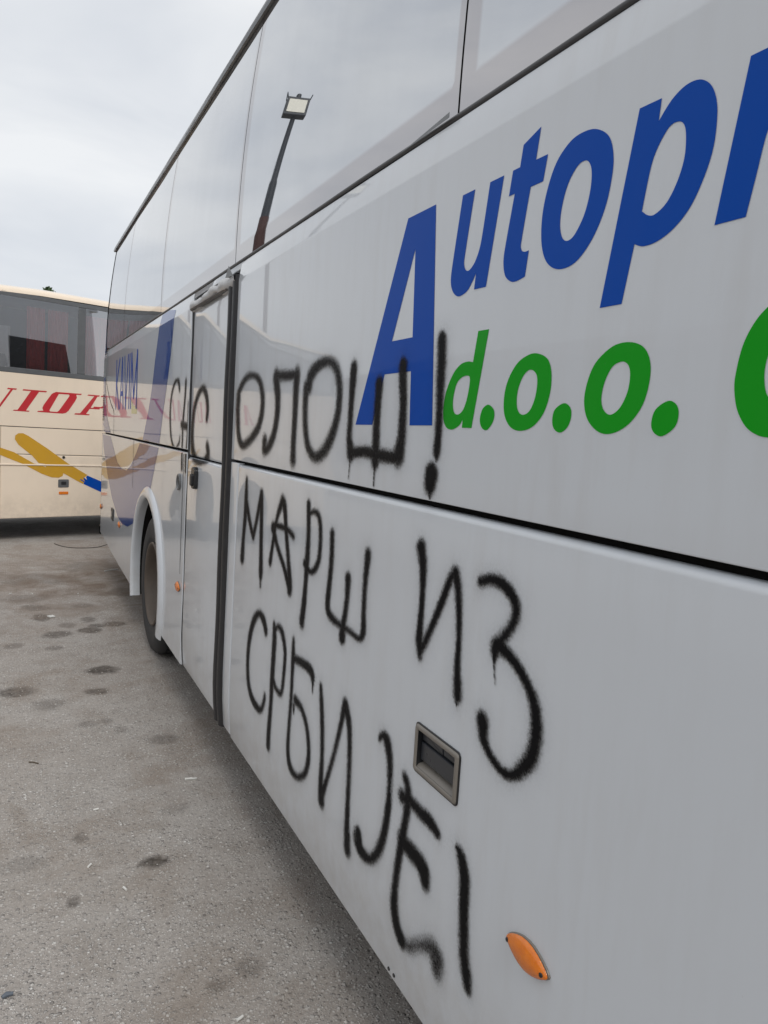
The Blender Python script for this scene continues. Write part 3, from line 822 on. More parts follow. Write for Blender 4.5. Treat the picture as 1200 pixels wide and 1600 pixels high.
# rear end: rounded corner, back wall
def rear_xy(t, z):
    """t < 0 runs along the side, 0..1 round the corner"""
    lean = 0.10 * max(0, z - 2.45)
    if t < 0:
        return (sx(z), 9.0 + t)
    a = t * math.pi / 2
    return (sx(z) + 0.45 * (1 - math.cos(a)), 9.003 + (0.36 - lean) * math.sin(a))
def rear_piece(zs, name, mat='white_paint', par=wbus):
    P = []
    for z in zs:
        row = [rear_xy(t, z) for t in np.linspace(0, 1, 12)]
        row = row + [(2.5 - x, y) for x, y in reversed(row)]
        P.append([(x, y, z) for x, y in row])
    return MB().grid(P).build(name, mat, par, True)
rear_piece(list(np.linspace(0.43, SEAM_LO, 8)), 'rear_bumper')
rear_piece(list(np.linspace(SEAM_HI, TOP_Z + 0.055, 18)), 'rear_wall')
bp = MB()
bp.grid([[(rear_xy(t, 0.5)[0] - 0.012 + dx, rear_xy(t, 0.5)[1] + 0.008, z) for t in np.linspace(0, 0.6, 6)] for dx, z in ((0.02, 0.40), (0, 0.42), (0, 0.50), (0.02, 0.52))])
bp.build('bumper_corner', 'rubber', wbus, True)
rw = MB()
def rear_y(z):
    return 9.363 - 0.10 * max(0, z - 2.45) + 0.006
rw.grid([[(0.47 + (1.75 - 0.18 * (z - 2.0) - 0.47) * u, rear_y(z), z) for u in np.linspace(0, 1, 6)] for z in np.linspace(2.0, 2.93, 6)], flip=True)
rw.build('rear_window', 'black_plastic', wbus, True)

# joints drawn as narrow recessed strips
def strip(pts, wdt, name, mat='black_gap', parent=wbus, off=0.0015):
    m_ = MB()
    P = []
    for i, (y, z) in enumerate(pts):
        a, b = pts[max(i - 1, 0)], pts[min(i + 1, len(pts) - 1)]
        d_ = np.array([b[0] - a[0], b[1] - a[1]]); d_ /= np.linalg.norm(d_)
        n_ = np.array([-d_[1], d_[0]]) * wdt / 2
        P.append([(sx(z) - off, y + n_[0], z + n_[1]), (sx(z) - off, y - n_[0], z - n_[1])])
    return m_.grid(P).build(name, mat, parent)
strip(spline([(8.89, 2.455), (8.84, 2.33), (8.67, 2.09), (8.30, 1.90), (7.99, 1.80), (7.95, 1.70), (7.95, 1.575)], False, 5), 0.014, 'corner_joint')
strip([(6.53, SEAM_LO), (6.53, 1.2), (6.53, 0.335)], 0.012, 'panel_joint')
strip([(4.475, SEAM_LO - 0.01), (4.475, 0.9), (4.475, 0.31)], 0.01, 'panel_joint')

# middle door with its rubber seals
leaf0, leaf1 = 3.565, 4.352
dz_ = MB()
u_ = side_panel(leaf0, leaf1, 1.540, 2.362, rb=0.012, rt=0.01, rs=0.01, inset=0.006, dz=0.05)
l_ = side_panel(leaf0, leaf1, 0.300, 1.532, rb=0.008, rt=0.02, rs=0.01, inset=0.0, dz=0.05)
dz_.add(u_.v, u_.f); dz_.add(l_.v, l_.f)
door = dz_.build('door', 'white_paint', wbus, True)
def seal(y0, y1, ribs, z0, z1, bulge, name, par=wbus):
    P = []
    n = 6 * ribs
    for z in np.linspace(z0, z1, 24):
        row = [(0.03, y0, z)]
        for k in range(n + 1):
            u = k / n
            row.append((0.012 - bulge * abs(math.sin(u * math.pi * ribs)) ** 0.5 + sx(z) * (z < .6) + 0.0015 * math.sin(z * 9 + u), y0 + (y1 - y0) * u + 0.002 * math.sin(z * 4), z))
        row.append((0.03, y1, z))
        P.append(row)
    return MB().grid(P).build(name, 'rubber', par, True)
seal(3.412, 3.560, 2, 0.285, 2.405, 0.026, 'door_seal')
seal(4.353, 4.383, 1, 0.300, 2.40, 0.012, 'door_seal')
tp = MB()                                                   # crumpled cover over the door's top seal
P = []
for k in range(60):
    u = k / 59
    y = 4.372 - u * 0.94
    zc = 2.378 + 0.012 * u - 0.006 * math.sin(u * 9)
    r_ = 0.028 + 0.003 * math.sin(u * 17) + 0.002 * math.sin(u * 37 + 1) + 0.010 * math.exp(-((u - .78) / .09) ** 2)
    row = []
    for j in range(11):
        a = math.radians(-100 + 200 * j / 10)
        rr_ = r_ * (1 + 0.07 * math.sin(u * 27 + j * 0.9))
        row.append((0.008 - rr_ * 0.95 * math.cos(a), y, zc + rr_ * math.sin(a)))
    P.append(row)
tp.grid(P)
cover = tp.build('door_top_cover', 'crumpled_cover', wbus, True)
us = MB()
us.grid([[(x, y, z) for x, z in ((0.02, 2.352), (-0.016, 2.349), (-0.020, 2.358), (-0.012, 2.366))] for y in (3.55, 3.9, 4.35)])
us.build('door_top_seal', 'rubber', wbus)
fp = MB()
fp.add([(-0.03, 3.53, 2.40), (-0.02, 3.43, 2.395), (-0.03, 3.475, 2.446), (-0.012, 3.50, 2.40)], [(0, 1, 2), (0, 2, 3), (1, 3, 2)])
fp.build('torn_flap', 'grey_trim', wbus)

def plate(name, outl, thick, x_out, mat, parent, bevel=0.006, seg=3):
    lc = (0, 0, 0) if parent is not wbus else None
    return link(name, slab(outl, thick, lambda a, b, d: Vector((x_out + d, a, b)), bevel, seg), mat, parent, loc=lc)

h = plate('door_handle', rounded_rect(4.075, 4.165, 1.368, 1.488, 0.03), 0.03, -0.022, 'black_plastic', wbus)
plate('pull', rounded_rect(4.10, 4.14, 1.385, 1.45, 0.012), 0.012, -0.034, 'dark_metal', h, 0.004, 2)
h = MB().lathe([(0.01, 0.05), (-0.012, 0.05), (-0.014, 0.043), (-0.006, 0.036), (0.004, 0.034), (0.006, 0.0)], (0, 4.57, 1.37), seg=28).build('door_lock', 'grey_trim', wbus, True)
MB().lathe([(0.0, 0.02), (-0.006, 0.018), (-0.006, 0.0)], (0, 4.57, 1.37), seg=16).build('lock_barrel', 'dark_metal', h, True, loc=(0, 0, 0))

# hatch handle: bezel, dark recess and grip
def ring(name, o0, o1, o2, o3, r, wdt, x_out, x_in, mat, parent):
    out_ = rounded_rect(o0, o1, o2, o3, r)
    mid_ = rounded_rect(o0 + wdt * .25, o1 - wdt * .25, o2 + wdt * .25, o3 - wdt * .25, r * .85)
    md2 = rounded_rect(o0 + wdt * .8, o1 - wdt * .8, o2 + wdt * .8, o3 - wdt * .8, r * .5)
    inn = rounded_rect(o0 + wdt, o1 - wdt, o2 + wdt, o3 - wdt, r * .4)
    low = [(y, z + (0.014 if z < (o2 + o3) / 2 else 0)) for y, z in inn]
    P = [[(x, y, z) for y, z in L + L[:1]] for x, L in ((0.004, out_), (x_out + .004, out_), (x_out, mid_), (x_out, md2), (x_out + .003, inn))]
    rg = MB().grid(P, flip=True).build(name, mat, parent, True, loc=None if parent is wbus else (0, 0, 0))
    MB().grid([[(x, y, z) for y, z in L + L[:1]] for x, L in ((x_out + .0035, inn), (x_in, inn))], flip=True).build('recess_wall', 'handle_dark', rg, loc=(0, 0, 0))
    MB().grid([[(x, y, z) for y in (o0 + wdt + 0.001, o1 - wdt - 0.001)] for x, z in ((x_out + 0.004, o2 + wdt), (x_out + 0.010, o2 + wdt + 0.006), (x_in, o2 + wdt + 0.012))], flip=True).build('recess_lip', mat, rg, True, loc=(0, 0, 0))
    return rg
hh = ring('hatch_handle', 1.345, 1.543, 0.907, 1.026, 0.009, 0.0135, -0.008, 0.026, 'handle_frame', wbus)
plate('handle_recess', rounded_rect(1.356, 1.532, 0.918, 1.015, 0.008), 0.003, 0.0275, 'handle_dark', hh, 0, 1)
plate('handle_grip', rounded_rect(1.3605, 1.5275, 0.938, 0.983, 0.003), 0.020, 0.0045, 'grip_grey', hh, 0.003, 2)
plate('handle_grip', rounded_rect(1.3605, 1.430, 0.986, 1.010, 0.002), 0.016, 0.0085, 'grip_grey', hh, 0.003, 2)
plate('handle_grip', rounded_rect(1.432, 1.5275, 0.986, 1.010, 0.002), 0.016, 0.0070, 'grip_grey', hh, 0.003, 2)
o_ = rounded_rect(1.3415, 1.5465, 0.9035, 1.0295, 0.012)
i_ = rounded_rect(1.346, 1.542, 0.908, 1.025, 0.010)
MB().grid([[(x, y, z) for y, z in L + L[:1]] for x, L in ((0.001, o_), (-0.003, o_), (-0.0035, i_), (0.0, i_))], flip=True).build('handle_rim', 'black_plastic', hh, True, loc=(0, 0, 0))

def marker(yc, zc, L=0.066, H=0.031):
    """pointed-oval side marker lamp"""
    def outline(l, hh_):
        pts = []
        for k in range(24):
            a = 2 * math.pi * k / 24
            c_ = math.cos(a)
            pts.append((yc + l * c_, zc + hh_ * math.sin(a) * (1 - 0.42 * c_ * c_)))
        return pts
    base = plate('marker_lamp', outline(L * 1.0, H * 1.0), 0.008, -0.0045, 'handle_frame', wbus, 0.003, 2)
    P = []
    for k in range(9):
        u = k / 8 * math.pi / 2
        rr_ = math.cos(u) * 0.97 + 0.001
        P.append([(-0.006 - 0.013 * math.sin(u), yc + (p[0] - yc) * rr_, zc + (p[1] - zc) * rr_) for p in outline(L, H) + outline(L, H)[:1]])
    MB().grid(P).build('amber_lens', 'amber_lens', base, True, loc=(0, 0, 0))
    for s_ in (-1, 1):
        yy = yc + s_ * L * 0.80
        MB().lathe([(-0.0105, 0.0), (-0.0105, 0.0045), (-0.002, 0.0045)], (-0.004, yy, zc), seg=10).build('lens_screw', 'black_plastic', base, True, loc=(0, 0, 0))
for yc in (1.060, 4.50, 7.30):
    marker(yc, 0.745)
marker(8.93, 0.735)
for yc, zc in ((1.627, 0.312), (1.597, 0.314)):
    MB().lathe([(0.0, 0.0055), (-0.002, 0.005), (-0.002, 0.0)], (sx(zc), yc, zc), seg=10).build('rivet', 'black_plastic', wbus)
bx_ = plate('service_flap', rounded_rect(7.77, 7.95, 0.715, 0.835, 0.012), 0.012, -0.008, 'dark_metal', wbus)
plate('flap_catch', rounded_rect(7.81, 7.91, 0.75, 0.80, 0.01), 0.008, -0.013, 'grey_trim', bx_, 0.003, 2)

# engine vent slots in the rear corner
for k in range(15):
    z = 1.705 + k * 0.0195
    MB().grid([[(rear_xy(t, z)[0] - 0.003, rear_xy(t, z)[1] + 0.001, z + dz2) for dz2 in (-0.0052, 0.0052)] for t in (-0.16, -0.08, 0.0, 0.10, 0.22)], flip=True).build('vent_slot', 'black_gap', wbus)

# printed shapes: swoosh, name, lettering
def on_side(off):
    return lambda a, b: (sx(b) - off, a, b)
swl = [(2.452, 5.412), (2.346, 5.47), (2.156, 5.59), (1.977, 5.68), (1.797, 5.82), (1.5745, 6.06)]
swr = [(2.425, 4.90), (2.278, 4.945), (2.138, 5.0), (1.952, 5.1), (1.796, 5.2), (1.5745, 5.31)]
P = []
for z in list(np.linspace(1.5745, 2.36, 16)) + list(np.linspace(2.37, 2.452, 12)):
    l_y = float(np.interp(z, [p[0] for p in swl[::-1]], [p[1] for p in swl[::-1]]))
    r_y = float(np.interp(z, [p[0] for p in swr[::-1]], [p[1] for p in swr[::-1]]))
    if z > 2.425:
        r_y = 4.90 + (z - 2.425) / 0.027 * 0.25
    P.append([(sx(z) - 0.001, y, z) for y in np.linspace(r_y, l_y, 4)])
MB().grid(P).build('swoosh', 'blue_swoosh', wbus)
lo = [(5.33, 1.543), (5.45, 1.42)]
for a in range(96, 14, -6):
    lo.append((5.71 + 0.70 * math.cos(math.radians(a)), 0.52 + 0.70 * math.sin(math.radians(a))))
lo += [(6.44, 0.87), (6.76, 0.80), (7.13, 0.775), (7.47, 0.80), (7.95, 0.93), (8.40, 1.135), (8.85, 1.41), (8.94, 1.543)]
lo += [(8.19, 1.543), (7.92, 1.43), (7.58, 1.31), (7.24, 1.272), (6.93, 1.277), (6.66, 1.34), (6.36, 1.466), (6.2, 1.543)]
link('swoosh', decal([lo], on_side(0.001)), 'blue_swoosh', wbus)
P = []
for z, t0, t1 in ((1.575, -.80, -.04), (1.66, -.60, .25), (1.75, -.40, .3), (1.85, -.30, .32), (2.13, -.20, .34), (2.45, -.09, .34), (2.7, -.01, .33), (2.95, .05, .31), (3.1, .12, .3)):
    P.append([(rear_xy(t, z)[0] - 0.0015, rear_xy(t, z)[1] + 0.0005, z) for t in np.linspace(t0, t1, 8)])
MB().grid(P).build('swoosh', 'blue_swoosh', wbus, True)

def bar(p, q, wd):
    p, q = np.array(p, float), np.array(q, float)
    d_ = (q - p) / np.linalg.norm(q - p)
    n_ = np.array([-d_[1], d_[0]]) * wd / 2
    return [tuple(p + n_), tuple(q + n_), tuple(q - n_), tuple(p - n_)]
zt, zb = 2.295, 1.815
KAVIM = {'K': [((7.83, zt), (7.83, zb)), ((7.58, zt), (7.82, 2.03)), ((7.80, 2.06), (7.58, zb))],
         'A': [((7.40, zt), (7.52, zb)), ((7.40, zt), (7.28, zb)), ((7.48, 1.96), (7.32, 1.96))],
         'V': [((7.24, zt), (7.12, zb)), ((7.00, zt), (7.12, zb))],
         'I': [((6.90, zt), (6.90, zb))],
         'M': [((6.79, zb), (6.79, zt)), ((6.79, zt), (6.62, 1.90)), ((6.62, 1.90), (6.45, zt)), ((6.45, zt), (6.45, zb))]}
for ch, bars in KAVIM.items():
    m_ = MB()
    for i, (p, q_) in enumerate(bars):
        b_ = bar(p, q_, 0.045)
        m_.add([(sx(z) - 0.001 - 0.0003 * i, y, z) for y, z in b_], [(0, 1, 2, 3)])
    tag(m_.build('printed_letter', 'blue_vinyl', wbus), 'tall narrow blue letter ' + ch)
MB().add([(-0.001, y, z) for y, z in ((6.41, 1.775), (6.72, 1.775), (6.74, 1.90), (6.62, 1.84), (6.50, 1.84), (6.40, 1.90))], [(0, 1, 2, 3, 4, 5)]).build('printed_mark', 'lime_vinyl', wbus)

for k, loops in LETTERS.items():
    green = k in ('d', 'dot1', 'o1', 'dot2', 'o2', 'dot3', 'C')
    o = link('printed_dot' if k.startswith('dot') else 'printed_letter', decal([spline(l, True, 5) for l in loops], on_side(0.0008)), 'green_vinyl' if green else 'blue_vinyl', wbus)
    if not k.startswith('dot'):
        tag(o, ('green' if green else 'blue') + ' slanted letter ' + k[0])

# spray-can letters: paint density on a fine mesh lying on the panels
def surface(Y, Z):
    """vectorised surface height under the paint; NaN over gaps"""
    X = np.zeros_like(Y)
    low = Z < 0.55
    X = np.where(low, 0.014 * ((0.55 - Z) / 0.26) ** 2, X)
    def rn(e, r):
        return np.where(e < r, r - np.sqrt(np.clip(r * r - (r - e) ** 2, 0, None)), 0)
    isdoor = (Y > leaf0) & (Y < leaf1)
    below = ~isdoor & (Z < SEAM_LO) & (Z > SEAM_LO - 0.02)
    X = X + np.where(below, rn(SEAM_LO - Z, 0.017), 0)
    X = np.where(isdoor, X + np.where(Z > 1.536, 0.006 + rn(Z - 1.540, 0.012), rn(1.532 - Z, 0.02)), X)
    bad = (~isdoor & (Z > SEAM_LO - 0.001) & (Z < SEAM_HI + 0.001)) | (isdoor & (Z > 1.5315) & (Z < 1.5405))
    bad |= ((Y > 3.40) & (Y < leaf0 + 0.004)) | ((Y > leaf1 - 0.004) & (Y < DOOR1 + 0.004))
    return np.where(bad, np.nan, X)
GNAMES = {'es': 'С', 'en': 'Н', 'o': 'О', 'el': 'Л', 'sha': 'Ш', 'exclamation_mark': '!', 'em': 'М', 'a': 'А', 'er': 'Р', 'i': 'И', 'ze': 'З', 'be': 'Б', 'je': 'Ј', 'ie': 'Е'}
OPAC = [0.84] * 4 + [0.87, 0.85, 0.93, 0.97] + [0.93] * 4 + [1.0, 1.0] + [0.91] * 4 + [0.95, 0.95, 0.97]
for gi, (nm, strokes) in enumerate(GRAFFITI):
    far = 1.45 if gi < 6 else 1.0                     # sprayed from farther off: wider, thinner mist
    allp = np.array([p for s in strokes for p in s])
    mg = 0.075
    y0, y1, z0, z1 = allp[:, 0].min() - mg, allp[:, 0].max() + mg, max(0.30, allp[:, 1].min() - mg), allp[:, 1].max() + mg
    st_ = 0.0042
    ys, zs = np.arange(y0, y1, st_ * (1.5 if y0 > 2.6 else 1)), np.arange(z0, z1, st_)
    Y, Z = np.meshgrid(ys, zs, indexing='ij')
    dens = np.zeros_like(Y)
    halo = np.zeros_like(Y)
    jit = 0.5 + 0.5 * np.sin(Y * 61 + Z * 37 + gi) * np.sin(Y * 23 - Z * 71)
    for s in strokes:
        soft = any(p[2] < 0 for p in s)
        pts = []
        for i in range(len(s) - 1):
            a, b = np.array(s[i]), np.array(s[i + 1])
            p0, p3 = np.array(s[max(i - 1, 0)]), np.array(s[min(i + 2, len(s) - 1)])
            n = max(2, int(np.linalg.norm((b - a)[:2]) / 0.005))
            for k in range(n):
                u = k / n
                c_ = 0.5 * ((2 * a) + (-p0 + b) * u + (2 * p0 - 5 * a + 4 * b - p3) * u * u + (-p0 + 3 * a - 3 * b + p3) * u ** 3)
                pts.append((c_[0], c_[1], abs(a[2]) * (1 - u) + abs(b[2]) * u))
        pts.append((s[-1][0], s[-1][1], abs(s[-1][2])))
        sdist = np.full(Y.shape, 9.0)
        v = np.zeros(Y.shape)
        ph = gi * 1.7
        for ip, (py, pz, pw) in enumerate(pts):
            r_ = pw * 0.555
            thin = pw < 0.012
            # the farther the can, the wider and softer the line
            band = 0.0022 if thin else (0.020 if soft else 0.0045 * far + 0.10 * far * pw + 0.0035 * (0.5 + 0.5 * math.sin(ip * 0.11 + ph)) + 0.003 * float(rng.random()))
            dd_ = np.hypot(Y - py, Z - pz) - r_
            np.minimum(sdist, dd_, out=sdist)
            np.maximum(v, np.clip((band - dd_) / (2 * band), 0, 1), out=v)
        thin = np.mean([p[2] for p in pts]) < 0.012
        v = v * v * (3 - 2 * v) * (0.8 if soft else 1.0) * (1.0 if thin else OPAC[gi])
        dens = np.maximum(dens, v)
        if not thin:
            halo = np.maximum(halo, (0.17 if soft else 0.12) * np.exp(-np.clip(sdist, 0, None) / 0.016))
    dens = np.clip(np.maximum(dens, halo * (1 - dens) + dens), 0, 1)
    ed = np.minimum.reduce([Y - y0, y1 - Y, z1 - Z, np.where(z0 <= 0.3005, 1, Z - z0)]) / 0.03
    dens *= np.clip(ed, 0, 1)
    X = surface(Y, Z) - 0.0022
    ok = (dens > 0.004)
    cell = ok[:-1, :-1] | ok[1:, :-1] | ok[1:, 1:] | ok[:-1, 1:]
    good = ~np.isnan(X)
    cell &= good[:-1, :-1] & good[1:, :-1] & good[1:, 1:] & good[:-1, 1:]
    ids = np.arange(Y.size).reshape(Y.shape)
    q = np.stack([ids[:-1, :-1], ids[:-1, 1:], ids[1:, 1:], ids[1:, :-1]], -1)[cell]
    used, inv = np.unique(q, return_inverse=True)
    co = np.stack([X.ravel()[used], Y.ravel()[used], Z.ravel()[used]], 1)
    inv = inv.reshape(-1, 4)
    me = bpy.data.meshes.new('spray')
    me.vertices.add(len(co)); me.vertices.foreach_set('co', co.astype(np.float32).ravel())
    me.loops.add(inv.size); me.loops.foreach_set('vertex_index', inv.ravel().astype(np.int32))
    me.polygons.add(len(inv)); me.polygons.foreach_set('loop_start', np.arange(0, inv.size, 4, dtype=np.int32))
    me.update(calc_edges=True)
    a = me.attributes.new('spray', 'FLOAT', 'POINT')
    a.data.foreach_set('value', dens.ravel()[used].astype(np.float32))
    o = link('graffiti_letter' if nm != 'exclamation_mark' else 'graffiti_mark', me, 'spray_paint', wbus)
    tag(o, 'black sprayed ' + ('exclamation mark' if nm == 'exclamation_mark' else 'letter ' + GNAMES[nm]))

# ------------------------------------------------------------------ the cream coach parked across behind
cbus = bpy.data.objects.new('cream_coach', None)
COL.objects.link(cbus)
cbus.location = (-1.0447, 11.0917, 0)
cbus.rotation_euler = (0, 0, math.atan2(0.3327, 0.943))
tag(cbus, 'cream coach with red lettering and a yellow brush stroke, parked across behind the white coach', 'bus')
C0, C1 = -2.42, 8.6
CW = (-0.72, 0.50)
def cpl(name, outl, thick, y_out, mat, parent=cbus, bevel=0.004, seg=2):
    return link(name, slab(outl, thick, lambda a, b, d: Vector((a, y_out + d, b)), bevel, seg), mat, parent)
def rect(a0, a1, b0, b1):
    return [(a0, b0), (a1, b0), (a1, b1), (a0, b1)]
def fall(s, z):
    """the roof and window line drop towards the coach's front"""
    return z - 0.20 * max(0.0, -s) * max(0.0, (z - 2.40) / 0.88)
cpl('upper_panel', rect(C0, C1, 1.546, 2.248), 0.03, 0, 'cream_paint')
for a0, a1 in ((C0, -0.006), (0.0, C1)):
    cpl('hatch_panel', rect(a0, a1, 1.181, 1.536), 0.03, 0, 'cream_paint')
cpl('skirt_panel', rect(0.0, C1, 0.31, 1.173), 0.03, 0, 'cream_paint', bevel=0.012, seg=3)
pts = [(-0.006, 1.173), (C0, 1.173), (C0, 0.31)]
a0 = math.asin((CW[1] - 0.31) / 0.62)
for k in range(25):
    a = math.pi + a0 - (math.pi + 2 * a0) * k / 24
    pts.append((CW[0] + 0.62 * math.cos(a), CW[1] + 0.62 * math.sin(a)))
pts.append((-0.006, 0.31))
cpl('skirt_panel', pts, 0.03, 0, 'cream_paint')
mo = MB()
mo.grid([[(s_, y, z) for y, z in ((0.001, 1.024), (-0.010, 1.028), (-0.012, 1.036), (-0.010, 1.043), (0.001, 1.047))] for s_ in (-0.06, C1)], flip=True)
mo.build('moulding', 'cream_paint', cbus, True)
cc = MB()
cc.box(C0 + 0.01, C1 - 0.01, 0.035, 2.46, 1.15, 1.9)
cc.box(C0 + 0.01, -1.43, 0.035, 2.46, 0.34, 1.15)
cc.box(-0.03, C1 - 0.01, 0.035, 2.46, 0.34, 1.15)
cc.box(-1.429, -0.031, 0.6, 2.4, 0.4, 1.149)
cc.box(C0 + 0.01, C1 - 0.01, 2.38, 2.46, 1.9, 2.9)
cc.grid([[(s_, 2.39, z) for s_ in (C0 + 0.01, 0.0, C1 - 0.01)] for z in (2.89,)] + [[(s_, 2.39, fall(s_, 3.40)) for s_ in (C0 + 0.01, 0.0, C1 - 0.01)]])
cc.build('body_core', 'interior', cbus)
cpl('window_rail', rect(C0, C1, 2.250, 2.316), 0.03, -0.004, 'grey_trim')
cpl('window_rail', [(C0, fall(C0, 3.228)), (0, 3.228), (C1, 3.228), (C1, 3.287), (0, 3.287), (C0, fall(C0, 3.287))], 0.03, 0.006, 'grey_trim')
rf = MB()
rp = [(0.004, 3.288), (0.012, 3.325), (0.05, 3.36), (0.16, 3.395), (0.5, 3.43), (1.25, 3.45), (2.0, 3.43), (2.4, 3.37), (2.48, 3.28)]
rf.grid([[(s_, y, fall(s_, z + (0.012 * math.sin(s_ * 0.9)))) for y, z in rp] for s_ in np.linspace(C0, C1, 20)], flip=True)
rf.build('roof', 'cream_paint', cbus, True)
for e_ in (C0, C1):
    MB().grid([[(e_, y, z) for y in (0.0, 0.8, 1.6, 2.47)] for z in (0.31, 1.2, 2.3, fall(e_, 3.29))]).build('end_wall', 'cream_paint', cbus)
pill = [C0, -0.65, 1.05, 2.75, 4.45, 6.15, 7.85, C1]
for i, p in enumerate(pill[1:-1]):
    cpl('window_pillar', [(p - 0.055, 2.317), (p + 0.055, 2.317), (p + 0.055, fall(p, 3.227) - 0.002), (p - 0.055, fall(p, 3.227) - 0.002)], 0.03, 0.0, 'grey_trim', bevel=0.008)
for a, b in zip(pill[:-1], pill[1:]):
    MB().grid([[(s_, 0.010, fall(s_, z)) for z in (2.314, 2.8, 3.236)] for s_ in sorted({a + 0.05, b - 0.05} | ({0.0} if a < 0 < b else set()))]).build('window_pane', 'tinted_glass', cbus)
def curtain(s0, s1, z0, z1, mat, folds=9, y=0.14):
    P = []
    n = folds * 8
    for k in range(n + 1):
        u = k / n
        P.append([(s0 + (s1 - s0) * u, y + 0.022 * math.sin(u * folds * 2 * math.pi + 0.7 * math.sin(u * 13)) * (0.5 + 0.5 * v), z1 + (z0 - z1) * v) for v in (0, 0.3, 0.7, 1)])
    return MB().grid(P).build('curtain', mat, cbus, True)
curtain(0.36, 0.60, 2.30, 3.15, 'curtain_red', 5)
curtain(0.64, 0.915, 2.30, 3.15, 'curtain_red', 6)
curtain(1.16, 1.8, 2.30, 3.15, 'curtain_red', 11)
curtain(-0.55, 0.206, 2.25, 2.872, 'white_sheet', 3, 0.30)
hr = MB()
P = []
for k in range(9):
    v = k / 8
    hw = 0.13 * (1 - 0.35 * v ** 4)
    P.append([(0.01 + hw * math.cos(a), 0.16 + 0.06 * math.sin(a), 2.0 + 0.485 * (v if v < 1 else 1)) for a in np.linspace(0, 2 * math.pi, 17)])
P.append([(0.01, 0.16, 2.49)] * 17)
hr.grid(P).build('seat_back', 'seat_black', cbus, True)
def cdec(off):
    return lambda a, b: (a, -off, b)
def dup_shift(pts, ds, dzz=0.0):
    return [(a + ds, b + dzz) for a, b in pts]
zt, zb = 2.043, 1.752
sl = 0.60
def slant(pts, s0):
    """letter drawn upright on (0..w, 0..1), slanted like the coach's serif italics"""
    return [(s0 + x + (y - 0) * 0.19, zb + y * (zt - zb)) for x, y in pts]
Ul = slant([(0.0, 1.0), (0.20, 1.0), (0.20, 0.94), (0.155, 0.94), (0.155, 0.16), (0.175, 0.07), (0.31, 0.07), (0.345, 0.16), (0.345, 0.94), (0.30, 0.94), (0.30, 1.0), (0.415, 1.0), (0.415, 0.94), (0.375, 0.94), (0.375, 0.10), (0.34, 0.0), (0.08, 0.0), (0.045, 0.08), (0.045, 0.94), (0.0, 0.94)], -0.41)
Al = slant([(-0.02, 0.0), (0.13, 0.0), (0.13, 0.06), (0.10, 0.06), (0.125, 0.26), (0.24, 0.26), (0.245, 0.06), (0.20, 0.06), (0.20, 0.0), (0.42, 0.0), (0.42, 0.06), (0.375, 0.06), (0.30, 1.0), (0.17, 1.0), (0.03, 0.06), (-0.02, 0.06)], -0.92)
Ai = slant([(0.135, 0.32), (0.225, 0.32), (0.205, 0.88)], -0.92)
Pp = [(a, b) for a, b in CREAM['P']]
for nm, loops in (('A', [Al, Ai]), ('U', [Ul]), ('T', [CREAM['T']]), ('O', [CREAM['O'], CREAM['Oi']]), ('P', [Pp])):
    tag(link('printed_letter', decal(loops, cdec(0.002)), 'red_vinyl', cbus), 'red slanted serif letter ' + nm)
pb = slant([(0.0, 1.0), (0.20, 1.0), (0.235, 0.9), (0.235, 0.5), (0.20, 0.38), (0.0, 0.38), (0.0, 0.44), (0.10, 0.44), (0.125, 0.52), (0.125, 0.88), (0.10, 0.94), (0.0, 0.94)], 1.16)
link('printed_bowl', decal([pb], cdec(0.0026)), 'red_vinyl', cbus)
ye = CREAM['yellow']
ye2 = [p for p in ye]
i0 = ye2.index(min(ye2, key=lambda p: p[0] + 0.001 * p[1]))
def ext(p):
    return p
k1 = [i for i, p in enumerate(ye2) if p[0] < 0.0]
ye3 = ye2[:k1[0]] + [(-0.009, 1.16), (-0.20, 1.26), (-0.24, 1.31), (-0.16, 1.335), (-0.009, 1.258)] + ye2[k1[-1] + 1:]
link('brush_stroke', decal([ye3], cdec(0.0022)), 'yellow_vinyl', cbus)
bl = [p for p in CREAM['blue']]
bl = [bl[0], (1.327, 0.829), (1.75, 0.66), (1.75, 0.50), (1.331, 0.675)] + bl[3:]
link('brush_stroke', decal([bl], cdec(0.0028)), 'blue_vinyl', cbus)
ch_ = cpl('hatch_handle', rounded_rect(0.757, 0.905, 0.727, 0.839, 0.014), 0.014, -0.008, 'grey_trim')
cpl('handle_recess', rounded_rect(0.797, 0.867, 0.763, 0.808, 0.006), 0.006, -0.011, 'handle_dark', ch_, 0.002)
cpl('side_reflector', rounded_rect(0.769, 0.899, 0.628, 0.668, 0.008), 0.014, -0.008, 'amber_lens')
MB().lathe([(0.004, 0.02), (-0.01, 0.018), (-0.01, 0.0)], (0.826, 0, 1.148), axis='Y', seg=16).build('hatch_lock', 'black_plastic', cbus)
for sy in (0.08, 2.13):
    for sx_ in (CW[0], 5.4):
        ty = MB(); rm = MB()
        ty.lathe([(0.02, 0.30), (0.0, 0.33), (0.0, 0.42), (0.02, 0.48), (0.05, 0.50), (0.25, 0.50), (0.28, 0.48), (0.29, 0.33)], (sx_, sy, 0.50), axis='Y', seg=40)
        wo = ty.build('wheel', 'tyre_rubber', cbus, True)
        rm.lathe([(0.015, 0.31), (0.02, 0.29), (0.09, 0.27), (0.10, 0.17), (0.05, 0.15), (0.02, 0.08), (0.015, 0.0)], (sx_, sy, 0.50), axis='Y', seg=32)
        rm.build('rim', 'rim_paint', wo, True)
lin = MB()
lin.grid([[(CW[0] + 0.63 * math.cos(math.radians(a)), y, CW[1] + 0.63 * math.sin(math.radians(a))) for a in range(-15, 196, 10)] for y in (0.02, 0.62)])
lin.build('wheel_liner', 'underbody', cbus)

